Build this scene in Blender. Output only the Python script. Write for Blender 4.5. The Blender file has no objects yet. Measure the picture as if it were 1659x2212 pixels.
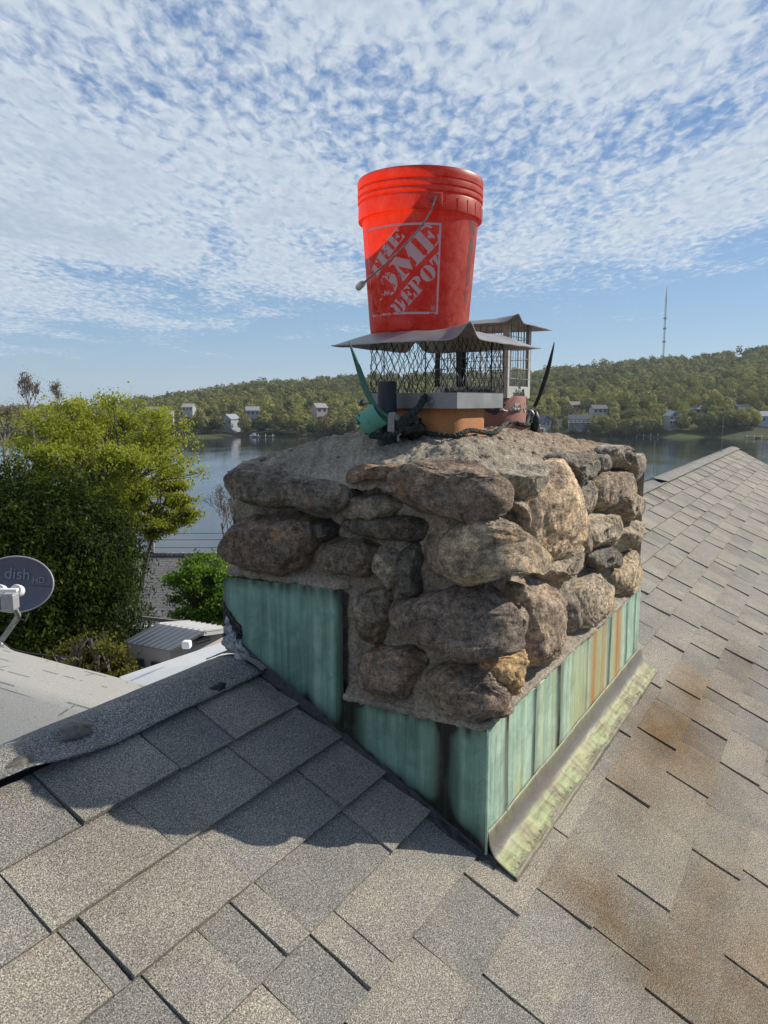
import bpy, bmesh, math, random
import numpy as np
from mathutils import Vector, Matrix, noise as mn
random.seed(7); rng = np.random.default_rng(7)
SCN = bpy.context.scene
COL = SCN.collection
# ------------------------------------------------------------------ camera
FPX, CX, CY, HZ = 1663.0, 829.5, 1106.0, 870.0        # focal length and horizon in units of a 1659 x 2212 picture
PIT = math.atan((CY-HZ)/FPX); YAW = math.atan(985.5/math.hypot(FPX, CY-HZ))
U = 1.52
cam = bpy.data.objects.new('camera', bpy.data.cameras.new('camera')); COL.objects.link(cam)
cam.data.sensor_fit = 'VERTICAL'; cam.data.sensor_height = 36.0; cam.data.lens = 36.0*FPX/2212.0
cam.data.clip_start = 0.05; cam.data.clip_end = 9000
cam.rotation_euler = (math.pi/2-PIT, 0, YAW-math.pi/2)
SCN.camera = cam
# ------------------------------------------------------------------ sky, sun, exposure
SUN_EL, SUN_AZ = math.radians(33), math.atan2(.76, -.64)
SD = Vector((math.sin(SUN_AZ)*math.cos(SUN_EL), math.cos(SUN_AZ)*math.cos(SUN_EL), math.sin(SUN_EL)))
vs = SCN.view_settings; vs.view_transform = 'Standard'; vs.look = 'None'; vs.exposure = 0.2; vs.gamma = 1.0; vs.use_curve_mapping = False
sl = bpy.data.lights.new('sun', 'SUN'); sl.energy = 5.0; sl.angle = math.radians(.5); sl.color = (1, .92, .79)
so = bpy.data.objects.new('sun', sl); COL.objects.link(so)
so.rotation_euler = SD.to_track_quat('Z', 'Y').to_euler()
W = bpy.data.worlds.new('World'); SCN.world = W; W.use_nodes = True
nt = W.node_tree; nt.nodes.clear()

class NT:
    """short node-tree writer"""
    def __init__(s, tree): s.t = tree
    def n(s, typ, ins=None, **kw):
        nd = s.t.nodes.new(typ)
        for k, v in kw.items(): setattr(nd, k, v)
        for k, v in (ins or {}).items(): s.put(nd.inputs[k], v)
        return nd
    def put(s, sock, v):
        if isinstance(v, bpy.types.NodeSocket): s.t.links.new(v, sock)
        elif isinstance(v, bpy.types.Node): s.t.links.new(v.outputs[0], sock)
        else: sock.default_value = v
    def math(s, op, a, b=0.0, c=0.0, clamp=False):
        nd = s.n('ShaderNodeMath', {0: a, 1: b, 2: c}, operation=op); nd.use_clamp = clamp; return nd.outputs[0]
    def noise(s, vec, scale, detail=4, rough=.55, dist=0.0, out='Fac'):
        nd = s.n('ShaderNodeTexNoise', {'Vector': vec, 'Scale': scale, 'Detail': detail, 'Roughness': rough, 'Distortion': dist}); return nd.outputs[out]
    def ramp(s, fac, stops, interp='LINEAR'):
        nd = s.n('ShaderNodeValToRGB', {0: fac}); cr = nd.color_ramp; cr.interpolation = interp
        while len(cr.elements) < len(stops): cr.elements.new(.5)
        for e, (p, c) in zip(cr.elements, stops):
            e.position = p; e.color = (c, c, c, 1) if isinstance(c, (int, float)) else (*c, 1)
        return nd.outputs[0]
    def mix(s, fac, a, b, blend='MIX'):
        nd = s.n('ShaderNodeMix', data_type='RGBA', blend_type=blend)
        s.put(nd.inputs[0], fac)
        for i, v in ((6, a), (7, b)):
            s.put(nd.inputs[i], (*v, 1) if isinstance(v, tuple) and len(v) == 3 else v)
        return nd.outputs[2]
    def scale(s, vec, xyz, rot=(0, 0, 0)):
        return s.n('ShaderNodeMapping', {'Vector': vec, 'Scale': xyz, 'Rotation': rot}).outputs[0]
    def bump(s, h, strength=.5, dist=.01, normal=None):
        nd = s.n('ShaderNodeBump', {'Height': h, 'Strength': strength, 'Distance': dist})
        if normal is not None: s.put(nd.inputs['Normal'], normal)
        return nd.outputs[0]

w = NT(nt)
sky = w.n('ShaderNodeTexSky', sky_type='NISHITA'); sky.sun_disc = False; sky.sun_elevation = SUN_EL; sky.sun_rotation = SUN_AZ
sky.altitude = 200; sky.air_density = 1.0; sky.dust_density = .4; sky.ozone_density = 1.6
tc = w.n('ShaderNodeTexCoord').outputs['Generated']
rotd = w.scale(tc, (1, 1, 1), (0, 0, -YAW))            # x axis of the cloud sheet runs away from the house over the lake
sep = w.n('ShaderNodeSeparateXYZ', {0: rotd})
zz = w.math('MAXIMUM', sep.outputs[2], .012)
zc = w.math('ADD', zz, .045)
px = w.math('DIVIDE', sep.outputs[0], zc); py = w.math('DIVIDE', sep.outputs[1], zc)
cv = w.n('ShaderNodeCombineXYZ', {0: px, 1: py}).outputs[0]
big = w.noise(w.scale(cv, (.75, 1.25, 1), (0, 0, .5)), 1.0, 4, .55, .6)
rip = w.noise(w.scale(cv, (3.6, 5.6, 1), (0, 0, math.radians(38))), 2.3, 7, .62, .9)
cell = w.noise(w.scale(cv, (4.6, 9.5, 1), (0, 0, math.radians(48))), 2.5, 3, .5, .5)
fine = w.noise(w.scale(cv, (1.3, 2.8, 1), (0, 0, math.radians(-35))), 2.6, 8, .72, 1.4)
dens = w.math('ADD', w.math('MULTIPLY', big, .95), w.math('MULTIPLY', rip, .36))
dens = w.math('ADD', dens, w.math('MULTIPLY', w.math('SUBTRACT', cell, .14), .50))
dens = w.math('ADD', dens, w.math('MULTIPLY', fine, .52))
side = w.math('MULTIPLY', w.math('ARCTAN2', sep.outputs[1], sep.outputs[0]), .16)    # thicker sheet to the left
dens = w.math('ADD', dens, side)
dens = w.math('ADD', dens, w.math('MULTIPLY', zz, .10))
lowcut = w.n('ShaderNodeMapRange', {0: w.math('ADD', zz, w.math('MULTIPLY', side, .42)), 1: .045, 2: .19, 3: -.40, 4: 0.0}); lowcut.interpolation_type = 'SMOOTHSTEP'
dens = w.math('ADD', dens, lowcut.outputs[0])
mask = w.n('ShaderNodeMapRange', {0: dens, 1: .87, 2: 1.22, 3: 0.0, 4: .95}); mask.interpolation_type = 'SMOOTHSTEP'
ccol = w.ramp(w.math('SUBTRACT', dens, w.math('MULTIPLY', cell, .85)), [(.55, (7.4, 8.0, 8.7)), (.72, (6.3, 7.1, 8.0)), (.94, (4.8, 5.7, 7.0))])
skc = w.mix(.65, w.mix(1.0, sky.outputs[0], (.86, 1.02, 1.18), 'MULTIPLY'), w.ramp(zz, [(0, (3.8, 5.5, 7.1)), (.10, (2.7, 4.4, 6.8)), (.30, (1.6, 3.0, 5.6)), (.8, (1.0, 2.1, 4.7))]))
bg = w.n('ShaderNodeBackground', {'Color': w.mix(mask.outputs[0], skc, ccol), 'Strength': .086})
w.n('ShaderNodeOutputWorld', {'Surface': bg.outputs[0]})

# ------------------------------------------------------------------ picture <-> place
def ray(x, y):
    fw = FPX*math.cos(PIT)-(y-CY)*math.sin(PIT); up = -FPX*math.sin(PIT)-(y-CY)*math.cos(PIT); rt = x-CX
    return Vector((fw*math.cos(YAW)+rt*math.sin(YAW), fw*math.sin(YAW)-rt*math.cos(YAW), up))/fw
def at(x, y, D): return ray(x, y)*D                   # D: metres ahead over the ground
def onz(x, y, z): r = ray(x, y); return r*(z/r.z)
def fl(D, lat, z=0.0):                               # forward / lateral metres -> world
    return Vector((D*math.cos(YAW)+lat*math.sin(YAW), D*math.sin(YAW)-lat*math.cos(YAW), z))
def projx(P):
    fw = P[0]*math.cos(YAW)+P[1]*math.sin(YAW); rt = P[0]*math.sin(YAW)-P[1]*math.cos(YAW)
    return CX+FPX*rt/(fw*math.cos(PIT)-P[2]*math.sin(PIT))

# ------------------------------------------------------------------ object helpers
ORG = {}
def thing(name, label, cat, loc=(0, 0, 0), group=None):
    o = bpy.data.objects.new(name, None); COL.objects.link(o); o.location = loc; o.empty_display_size = .1
    o['label'] = label; o['category'] = cat
    if group: o['group'] = group
    ORG[o.name] = Vector(loc); return o
def tag(o, label=None, cat=None, group=None, kind=None):
    for k, v in (('label', label), ('category', cat), ('group', group), ('kind', kind)):
        if v: o[k] = v
    return o
def link(name, me, mat, parent=None, smooth=False, color=None, org=None):
    o = bpy.data.objects.new(name, me); COL.objects.link(o)
    if mat is not None: me.materials.append(mat)
    if smooth: me.polygons.foreach_set('use_smooth', np.ones(len(me.polygons), dtype=bool))
    if parent is not None:
        o.parent = parent; ORG[o.name] = ORG[parent.name]
    else: ORG[o.name] = Vector((0, 0, 0))
    if color: o.color = (*color, 1)
    return o
def mk(name, V, F, mat, parent=None, smooth=False, color=None, attrs=None):
    """world-space vertices, faces -> one mesh object (moved into its parent's frame)"""
    off = ORG[parent.name] if parent is not None else Vector((0, 0, 0))
    V = np.asarray(V, dtype=np.float32).reshape(-1, 3) - np.array(off, dtype=np.float32)
    me = bpy.data.meshes.new(name)
    if isinstance(F, np.ndarray) and F.ndim == 2:
        n, k = F.shape
        me.vertices.add(len(V)); me.vertices.foreach_set('co', V.ravel())
        me.loops.add(n*k); me.loops.foreach_set('vertex_index', F.astype(np.int32).ravel())
        me.polygons.add(n); me.polygons.foreach_set('loop_start', np.arange(0, n*k, k, dtype=np.int32))
        me.update(calc_edges=True)
    else:
        me.from_pydata([tuple(map(float, v)) for v in V], [], [list(map(int, f)) for f in F])
    for k, a in (attrs or {}).items():
        at_ = me.attributes.new(k, 'FLOAT', 'POINT'); at_.data.foreach_set('value', np.asarray(a, dtype=np.float32))
    me.validate()
    return link(name, me, mat, parent, smooth, color)

class MB:
    """collects plain shapes into one mesh"""
    def __init__(s): s.v = []; s.f = []
    def add(s, V, F):
        b = len(s.v); s.v += [Vector(v) for v in V]; s.f += [[i+b for i in f] for f in F]; return s
    def box(s, c, size, rz=0.0, M=None):
        x, y, z = size[0]/2, size[1]/2, size[2]/2
        P = [Vector((a*x, b*y, d*z)) for a in (-1, 1) for b in (-1, 1) for d in (-1, 1)]
        R = M if M is not None else Matrix.Rotation(rz, 3, 'Z')
        return s.add([R@p+Vector(c) for p in P], [(0, 1, 3, 2), (4, 6, 7, 5), (0, 4, 5, 1), (2, 3, 7, 6), (0, 2, 6, 4), (1, 5, 7, 3)])
    def tube(s, pts, rad, n=8, cap=True):
        pts = [Vector(p) for p in pts]; m = len(pts)
        rads = rad if isinstance(rad, (list, tuple)) else [rad]*m
        V = []; up = None
        for i, p in enumerate(pts):
            d = (pts[min(i+1, m-1)]-pts[max(i-1, 0)]).normalized()
            if up is None: up = Vector((0, 0, 1)) if abs(d.z) < .9 else Vector((1, 0, 0))
            a = d.cross(up).normalized(); b = a.cross(d).normalized(); up = b
            for j in range(n):
                t = 2*math.pi*j/n+math.pi/4
                V.append(p+(a*math.cos(t)+b*math.sin(t))*rads[i])
        F = [(i*n+j, i*n+(j+1) % n, (i+1)*n+(j+1) % n, (i+1)*n+j) for i in range(m-1) for j in range(n)]
        if cap: F += [tuple(range(n))[::-1], tuple(range((m-1)*n, m*n))]
        return s.add(V, F)
    def lathe(s, prof, c, n=48, M=None, closed=False):
        c = Vector(c); M = M or Matrix.Identity(3); V = []
        for r, z in prof:
            for j in range(n):
                t = 2*math.pi*j/n; V.append(M@Vector((r*math.cos(t), r*math.sin(t), z))+c)
        m = len(prof)
        F = [(i*n+j, i*n+(j+1) % n, (i+1)*n+(j+1) % n, (i+1)*n+j) for i in range(m-1) for j in range(n)]
        if closed: F += [((m-1)*n+j, (m-1)*n+(j+1) % n, (j+1) % n, j) for j in range(n)]
        return s.add(V, F)
    def build(s, name, mat, parent=None, smooth=False, color=None, bevel=0.0):
        o = mk(name, [tuple(v) for v in s.v], s.f, mat, parent, smooth, color)
        if bevel:
            md = o.modifiers.new('bevel', 'BEVEL'); md.width = bevel; md.segments = 2; md.limit_method = 'ANGLE'
        if smooth: o.data.set_sharp_from_angle(angle=math.radians(40))
        return o
def grid(nx, ny, fn):
    V = [fn(i/(nx-1), j/(ny-1)) for j in range(ny) for i in range(nx)]
    i, j = np.meshgrid(np.arange(nx-1), np.arange(ny-1)); a = (j*nx+i).ravel()
    return V, np.stack([a, a+1, a+1+nx, a+nx], 1)
def fbm(p, o=4, h=.9): return mn.fractal(Vector(p), h, 2.1, o)

# ------------------------------------------------------------------ materials
def mat(name, fn):
    m = bpy.data.materials.new(name); m.use_nodes = True; m.node_tree.nodes.clear(); t = NT(m.node_tree)
    sh = fn(t); t.n('ShaderNodeOutputMaterial', {'Surface': sh}); return m
def prin(t, color, rough=.7, normal=None, metal=0.0, spec=.5, **kw):
    ins = {'Base Color': (*color, 1) if isinstance(color, tuple) else color, 'Roughness': rough, 'Metallic': metal, 'Specular IOR Level': spec}
    if normal is not None: ins['Normal'] = normal
    ins.update(kw); return t.n('ShaderNodeBsdfPrincipled', ins).outputs[0]
def pos(t): return t.n('ShaderNodeNewGeometry').outputs['Position']
def gen(t): return t.n('ShaderNodeTexCoord').outputs['Object']
def simple(name, color, rough=.6, metal=0.0, var=.25, scale=30, bump=.2, bd=.002, spec=.5):
    def f(t):
        v = pos(t); n = t.noise(v, scale, 5); c = t.mix(1.0, color, t.ramp(n, [(.3, 1-var), (.7, 1+var)]), 'MULTIPLY')
        return prin(t, c, rough, t.bump(n, bump, bd), metal, spec)
    return mat(name, f)
def f_shingle(base, hi, lo, sc=235, stain=True):
    def f(t):
        v = pos(t)
        g1 = t.noise(v, sc, 2, .8); g2 = t.noise(v, sc*2.1, 1, .5); g3 = t.noise(v, 3.5, 4); g4 = t.noise(v, 14, 3)
        tone = t.n('ShaderNodeAttribute', attribute_name='tone').outputs['Fac']
        st = t.n('ShaderNodeAttribute', attribute_name='stain').outputs['Fac']
        sp = t.math('ADD', t.math('MULTIPLY', g1, .6), t.math('MULTIPLY', g2, .4))
        c = t.ramp(sp, [(.40, lo), (.475, base), (.53, base), (.60, hi)])
        c = t.mix(1.0, c, t.ramp(g3, [(.3, .86), (.7, 1.12)]), 'MULTIPLY')
        c = t.mix(1.0, c, t.ramp(g4, [(.3, (.93, .93, .97)), (.7, (1.07, 1.04, 1.0))]), 'MULTIPLY')
        c = t.mix(1.0, c, t.ramp(tone, [(0, (.80, .815, .84)), (.5, (1, 1, .99)), (1, (1.13, 1.09, 1.03))]), 'MULTIPLY')
        if stain:
            sm = t.math('MULTIPLY', st, t.ramp(t.noise(v, 9, 5), [(.25, .55), (.75, 1.25)]), clamp=True)
            c = t.mix(sm, c, t.mix(1.0, c, t.mix(t.noise(v, 5, 2), (.58, .46, .30), (.68, .46, .28)), 'MULTIPLY'))
        return prin(t, c, .92, t.bump(sp, .9, .004), 0, .25)
    return f
M = {}
M['shingle'] = mat('shingle', f_shingle((.228, .215, .187), (.53, .51, .455), (.055, .054, .052), 370))
M['capfelt'] = mat('cap_felt', f_shingle((.19, .187, .175), (.52, .50, .46), (.03, .032, .035), 290, False))
def f_wing(t):
    v = pos(t); br = t.n('ShaderNodeTexBrick', {'Vector': t.scale(v, (1, 1, 0), (0, 0, math.pi/2)), 'Color1': (.34, .33, .30, 1), 'Color2': (.34, .33, .30, 1), 'Mortar': (.13, .15, .135, 1), 'Scale': 1.0, 'Mortar Size': .007, 'Brick Width': .8, 'Row Height': .14})
    n = t.noise(v, 5.5, 3, .6); g = t.noise(v, 240, 2)
    c = t.mix(t.ramp(n, [(.46, 1), (.50, 0)]), (.34, .33, .30), br.outputs[0])
    return prin(t, t.mix(1.0, c, t.ramp(g, [(.4, .8), (.6, 1.2)]), 'MULTIPLY'), .92)
M['wingshingle'] = mat('wing_shingle', f_wing)
M['tar'] = simple('tar', (.012, .012, .013), .45, var=.5, scale=60, bump=.6, bd=.01)
M['deck'] = simple('deck', (.02, .02, .02), .9)
def f_stone(t):
    v = pos(t); oc = t.n('ShaderNodeObjectInfo').outputs['Color']
    n1 = t.noise(v, 16, 8, .65, .8); n2 = t.noise(v, 70, 6, .7); n3 = t.noise(v, 320, 3, .7)
    band = t.noise(t.scale(v, (6, 6, 42), (.25, .2, 0)), 3.2, 6, .6, .6)
    c = t.mix(1.0, oc, t.ramp(n1, [(.33, (.5, .49, .5)), (.5, (1, .98, .95)), (.68, (1.6, 1.5, 1.36))]), 'MULTIPLY')
    c = t.mix(1.0, c, t.ramp(n2, [(.36, .45), (.64, 1.55)]), 'MULTIPLY')
    c = t.mix(1.0, c, t.ramp(n3, [(.35, .62), (.65, 1.38)]), 'MULTIPLY')
    c = t.mix(1.0, c, t.ramp(band, [(.3, (.82, .82, .84)), (.7, (1.14, 1.12, 1.08))]), 'MULTIPLY')
    c = t.mix(t.ramp(n3, [(.60, 0), (.70, .6)]), c, (.55, .50, .42))
    c = t.mix(t.ramp(t.noise(v, 7, 6, .6, 1.5), [(.60, 0), (.70, .7)]), c, t.mix(1.0, c, (1.5, .95, .5), 'MULTIPLY'))
    c = t.mix(t.ramp(t.noise(v, 13, 8, .8, .2), [(.58, 0), (.63, .55)]), c, (.34, .34, .29))
    c = t.mix(t.ramp(t.noise(v, 22, 8, .75, .3), [(.60, 0), (.68, .75)]), c, (.42, .37, .29))   # mortar smears
    h = t.math('ADD', t.math('MULTIPLY', n1, .6), t.math('ADD', t.math('MULTIPLY', n2, .35), t.math('MULTIPLY', band, .5)))
    nb = t.bump(n3, .8, .0035, t.bump(n2, .7, .008, t.bump(h, .9, .020)))
    return prin(t, c, .86, nb, 0, .3)
M['stone'] = mat('field_stone', f_stone)
def f_mortar(t):
    v = pos(t); n1 = t.noise(v, 22, 8, .7, .4); n2 = t.noise(v, 150, 5, .75); n3 = t.noise(v, 5, 5, .6)
    vor = t.n('ShaderNodeTexVoronoi', {'Vector': v, 'Scale': 120.0}).outputs['Distance']
    tint = t.n('ShaderNodeAttribute', attribute_name='warm').outputs['Fac']
    c = t.ramp(n1, [(.25, (.23, .205, .165)), (.5, (.42, .37, .295)), (.75, (.56, .505, .42))])
    c = t.mix(t.math('MULTIPLY', tint, .75), c, t.mix(1.0, c, (.86, .62, .50), 'MULTIPLY'))
    c = t.mix(1.0, c, t.ramp(n2, [(.3, .45), (.62, 1.3)]), 'MULTIPLY')
    c = t.mix(t.ramp(n3, [(.5, 0), (.68, .5)]), c, t.mix(1.0, c, (.5, .49, .46), 'MULTIPLY'))
    nb = t.bump(vor, .35, .004, t.bump(t.math('ADD', t.math('MULTIPLY', n2, .45), n1), 1.0, .016))
    return prin(t, c, .93, nb, 0, .2)
M['mortar'] = mat('mortar', f_mortar)
def f_copper(t):
    v = pos(t); s1 = t.noise(t.scale(v, (38, 38, 1.6)), 1.0, 6, .65, .2); s2 = t.noise(t.scale(v, (110, 110, 3)), 1.0, 4, .6)
    n = t.noise(v, 11, 7, .65, .5); n2 = t.noise(v, 160, 3, .6)
    dark = t.n('ShaderNodeAttribute', attribute_name='dark').outputs['Fac']
    rust = t.n('ShaderNodeAttribute', attribute_name='rust').outputs['Fac']
    yel = t.n('ShaderNodeAttribute', attribute_name='yel').outputs['Fac']
    c = t.ramp(s1, [(.30, (.14, .25, .20)), (.43, (.30, .46, .36)), (.55, (.43, .58, .46)), (.68, (.66, .72, .57))])
    c = t.mix(1.0, c, t.ramp(n, [(.3, .62), (.7, 1.2)]), 'MULTIPLY')
    c = t.mix(t.ramp(t.noise(v, 30, 7, .75, .6), [(.56, 0), (.66, .35)]), c, (.14, .25, .22))
    c = t.mix(t.ramp(s2, [(.56, 0), (.7, .5)]), c, (.42, .55, .36))
    c = t.mix(t.math('MULTIPLY', yel, t.ramp(n, [(.3, .4), (.6, 1.0)]), clamp=True), c, (.42, .40, .17))
    rm = t.math('MULTIPLY', rust, t.ramp(s1, [(.3, .35), (.6, 1.15)]), clamp=True)
    c = t.mix(rm, c, t.ramp(s2, [(.35, (.36, .13, .035)), (.65, (.48, .26, .08))]))
    dm = t.math('MULTIPLY', dark, t.ramp(n, [(.25, .7), (.6, 1.15)]), clamp=True)
    c = t.mix(dm, c, t.ramp(s2, [(.4, (.018, .017, .014)), (.7, (.075, .06, .045))]))
    c = t.mix(t.ramp(n2, [(.64, 0), (.72, .5)]), c, (.07, .09, .08))
    c = t.mix(t.n('ShaderNodeAttribute', attribute_name='mid').outputs['Fac'], c, t.mix(1.0, c, (.50, .64, .64), 'MULTIPLY'))  # shade of the left panels put into their colour, with a tealer patina
    h = t.math('ADD', t.math('MULTIPLY', s1, .4), n)
    return prin(t, c, .55, t.bump(n2, .15, .001, t.bump(h, .35, .006)), .15, .45)
M['copper'] = mat('green_copper', f_copper)
def f_apron(t):
    v = pos(t); n = t.noise(v, 14, 8, .7, .7); n2 = t.noise(v, 45, 6, .7, .5); s = t.noise(t.scale(v, (26, 4, 4)), 1.0, 5, .6, .5)
    edge = t.n('ShaderNodeAttribute', attribute_name='edge').outputs['Fac']
    mid = t.n('ShaderNodeAttribute', attribute_name='mid').outputs['Fac']
    c = t.ramp(s, [(.36, (.09, .075, .045)), (.46, (.22, .20, .09)), (.56, (.22, .27, .125)), (.66, (.32, .29, .13)), (.76, (.11, .08, .045))])
    c = t.mix(1.0, c, t.ramp(n2, [(.3, .7), (.7, 1.15)]), 'MULTIPLY')
    c = t.mix(mid, c, t.mix(n, (.09, .08, .075), (.19, .17, .16)))
    e = t.math('ADD', edge, t.math('MULTIPLY', t.math('SUBTRACT', t.noise(v, 20, 8, .75, 1.2), .5), 1.1))
    c = t.mix(t.ramp(e, [(.52, 0), (.55, 1)]), c, t.mix(n2, (.10, .09, .065), (.24, .21, .15)))
    return prin(t, c, t.ramp(mid, [(0, .6), (1, .38)]), t.bump(t.math('ADD', n, t.ramp(e, [(.5, .5), (.56, 0)])), .5, .006), .1, .5)
M['apron'] = mat('apron_metal', f_apron)
def f_bucket(t, col=(.30, .024, .008), dust=True):
    v = gen(t); n = t.noise(v, 24, 6, .7, .6); n2 = t.noise(v, 220, 3, .7); sc = t.noise(t.scale(v, (20, 20, 5)), 7, 6, .75, 1.8)
    c = t.mix(1.0, col, t.ramp(n, [(.3, .85), (.7, 1.1)]), 'MULTIPLY')
    if dust:
        dm = t.math('MULTIPLY', t.ramp(n, [(.40, .02), (.66, .50)]), t.ramp(n2, [(.3, .6), (.7, 1.0)]))
        c = t.mix(dm, c, (.66, .30, .22))
        c = t.mix(t.ramp(sc, [(.60, 0), (.64, .5)]), c, (.80, .42, .33))
    b = prin(t, c, .42, t.bump(n, .12, .004), 0, .45)
    tr = t.n('ShaderNodeBsdfTranslucent', {'Color': (1.0, .035, .003, 1)}).outputs[0]
    return t.n('ShaderNodeMixShader', {0: .42, 1: b, 2: tr}).outputs[0]
M['bucket'] = mat('orange_plastic', f_bucket)
def f_print(t):
    v = gen(t); n = t.noise(v, 38, 7, .75, .4); sp = t.n('ShaderNodeSeparateXYZ', {0: v})
    low = t.n('ShaderNodeAttribute', attribute_name='wear').outputs['Fac']
    k = t.ramp(t.math('ADD', n, t.math('MULTIPLY', low, .22)), [(.655, 0), (.665, 1)])
    c = t.mix(k, t.mix(t.noise(v, 90, 4), (.60, .46, .47), (.72, .58, .58)), (.72, .035, .012))
    b = prin(t, c, .6, None, 0, .3)
    tr = t.n('ShaderNodeBsdfTranslucent', {'Color': (.85, .16, .12, 1)}).outputs[0]
    return t.n('ShaderNodeMixShader', {0: .25, 1: b, 2: tr}).outputs[0]
M['print'] = mat('white_print', f_print)
M['blackprint'] = simple('black_print', (.045, .03, .03), .6)
def f_steel(t, col=(.29, .29, .295), r=.42):
    v = gen(t); n = t.noise(t.scale(v, (4, 4, 160)), 3, 4); n2 = t.noise(v, 12, 5, .6)
    c = t.mix(1.0, col, t.ramp(n2, [(.3, .78), (.7, 1.08)]), 'MULTIPLY')
    return prin(t, c, t.ramp(n2, [(.3, r-.06), (.7, r+.14)]), t.bump(n2, .12, .003, t.bump(n, .1, .001)), .45, .5)
M['steel'] = mat('stainless', f_steel)
M['whitemetal'] = mat('pale_sheet_metal', lambda t: f_steel(t, (.46, .46, .43), .5))
M['blackmetal'] = simple('sooty_metal', (.03, .03, .03), .5, .5, .4, 60)
M['wire'] = simple('mesh_wire', (.022, .022, .022), .5, .2, .4, 200)
M['galv'] = simple('galvanised', (.26, .265, .25), .5, .6, .3, 90)
def f_clay(a, b, spots):
    def f(t):
        v = pos(t); n = t.noise(v, 18, 6, .65, .4); n2 = t.noise(v, 110, 4, .7)
        c = t.mix(n, a, b); c = t.mix(t.ramp(n2, [(.60, 0), (.68, .7)]), c, spots)
        c = t.mix(t.ramp(t.noise(v, 9, 5, .6, 1.0), [(.60, 0), (.72, .6)]), c, t.mix(1.0, c, (.35, .28, .25), 'MULTIPLY'))
        return prin(t, c, .75, t.bump(n2, .3, .002, t.bump(n, .3, .006)), 0, .35)
    return f
M['orangeclay'] = mat('orange_clay', f_clay((.50, .225, .08), (.36, .15, .06), (.16, .07, .03)))
M['redclay'] = mat('red_clay', f_clay((.34, .15, .115), (.26, .12, .095), (.10, .06, .05)))
M['greenpaint'] = mat('green_paint', f_clay((.10, .29, .22), (.13, .35, .27), (.03, .05, .045)))
M['spike'] = mat('weathered_green_paint', f_clay((.05, .12, .095), (.085, .20, .155), (.02, .03, .028)))
M['rope'] = simple('black_rope', (.022, .030, .026), .8, 0, .5, 150, .6, .003)
M['pvc'] = simple('black_pipe', (.016, .016, .022), .55, 0, .3, 60)
M['bluepipe'] = simple('blue_pipe', (.02, .03, .08), .5)
M['grip'] = simple('grey_grip', (.55, .50, .45), .5)
M['white'] = simple('white_paint', (.78, .77, .74), .5, 0, .06, 20)
M['dish'] = simple('dish_grey', (.085, .088, .125), .42, 0, .08, 9)
M['dishtext'] = simple('dish_lettering', (.23, .235, .28), .5, 0, .05)
M['dishgrey'] = simple('dish_metal', (.36, .37, .38), .45, .3, .1)
M['wood'] = simple('grey_wood', (.16, .14, .12), .85, 0, .3, 25)
M['bark'] = simple('bark', (.11, .09, .075), .9, 0, .3, 25)
M['twig'] = simple('pale_twigs', (.23, .19, .16), .9, 0, .2, 5)
M['glass'] = simple('dark_glass', (.05, .07, .09), .12, 0, .1, 5, 0)
def f_leaf(c1, c2, c3, tl=.35):
    def f(t):
        a = t.n('ShaderNodeAttribute', attribute_name='tone').outputs['Fac']
        c = t.ramp(a, [(0, c1), (.5, c2), (1, c3)])
        d = prin(t, c, .8, None, 0, .08)
        tr = t.n('ShaderNodeBsdfTranslucent', {'Color': t.mix(1.0, c, (1.5, 1.5, .8), 'MULTIPLY')}).outputs[0]
        return t.n('ShaderNodeMixShader', {0: tl, 1: d, 2: tr}).outputs[0]
    return f
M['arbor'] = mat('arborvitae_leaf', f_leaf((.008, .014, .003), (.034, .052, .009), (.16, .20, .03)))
M['maple'] = mat('maple_leaf', f_leaf((.13, .16, .018), (.235, .26, .04), (.37, .38, .075), .45))
M['shrubleaf'] = mat('shrub_leaf', f_leaf((.04, .085, .014), (.085, .165, .028), (.22, .33, .05)))
M['oliveleaf'] = mat('olive_leaf', f_leaf((.05, .06, .015), (.12, .12, .03), (.19, .17, .04)))
M['forest'] = mat('forest_leaf', f_leaf((.085, .098, .040), (.175, .178, .066), (.31, .285, .10), .25))
def f_objleaf(t):
    a = t.n('ShaderNodeAttribute', attribute_name='tone').outputs['Fac']; oc = t.n('ShaderNodeObjectInfo').outputs['Color']
    c = t.mix(1.0, oc, t.ramp(a, [(0, .55), (1, 1.4)]), 'MULTIPLY')
    tr = t.n('ShaderNodeBsdfTranslucent', {'Color': c}).outputs[0]
    return t.n('ShaderNodeMixShader', {0: .25, 1: prin(t, c, .7, None, 0, .2), 2: tr}).outputs[0]
M['treeleaf'] = mat('tree_leaf', f_objleaf)
def f_objcol(t):
    oc = t.n('ShaderNodeObjectInfo').outputs['Color']; n = t.noise(pos(t), 1.2, 4)
    return prin(t, t.mix(1.0, oc, t.ramp(n, [(.3, .88), (.7, 1.1)]), 'MULTIPLY'), .7)
M['tint'] = mat('painted_wall', f_objcol)
def f_ground(t):
    v = pos(t); n = t.noise(v, .05, 5); n2 = t.noise(v, .6, 4)
    c = t.mix(t.ramp(n, [(.42, 0), (.6, 1)]), (.05, .05, .028), (.055, .080, .026)); c = t.mix(1.0, c, t.ramp(n2, [(.3, .7), (.7, 1.3)]), 'MULTIPLY')
    return prin(t, c, .95, None, 0, .1)
M['ground'] = mat('ground_cover', f_ground)
def f_water(t):
    v = pos(t); a = t.noise(t.scale(v, (1, 1.0, 1)), 1.1, 4, .6); b = t.noise(v, .05, 3)
    return prin(t, (.012, .020, .024), .07, t.bump(a, t.ramp(b, [(.42, .03), (.6, .12)]), .25), 0, .5, IOR=1.33)
M['water'] = mat('lake_water', f_water)
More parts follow.
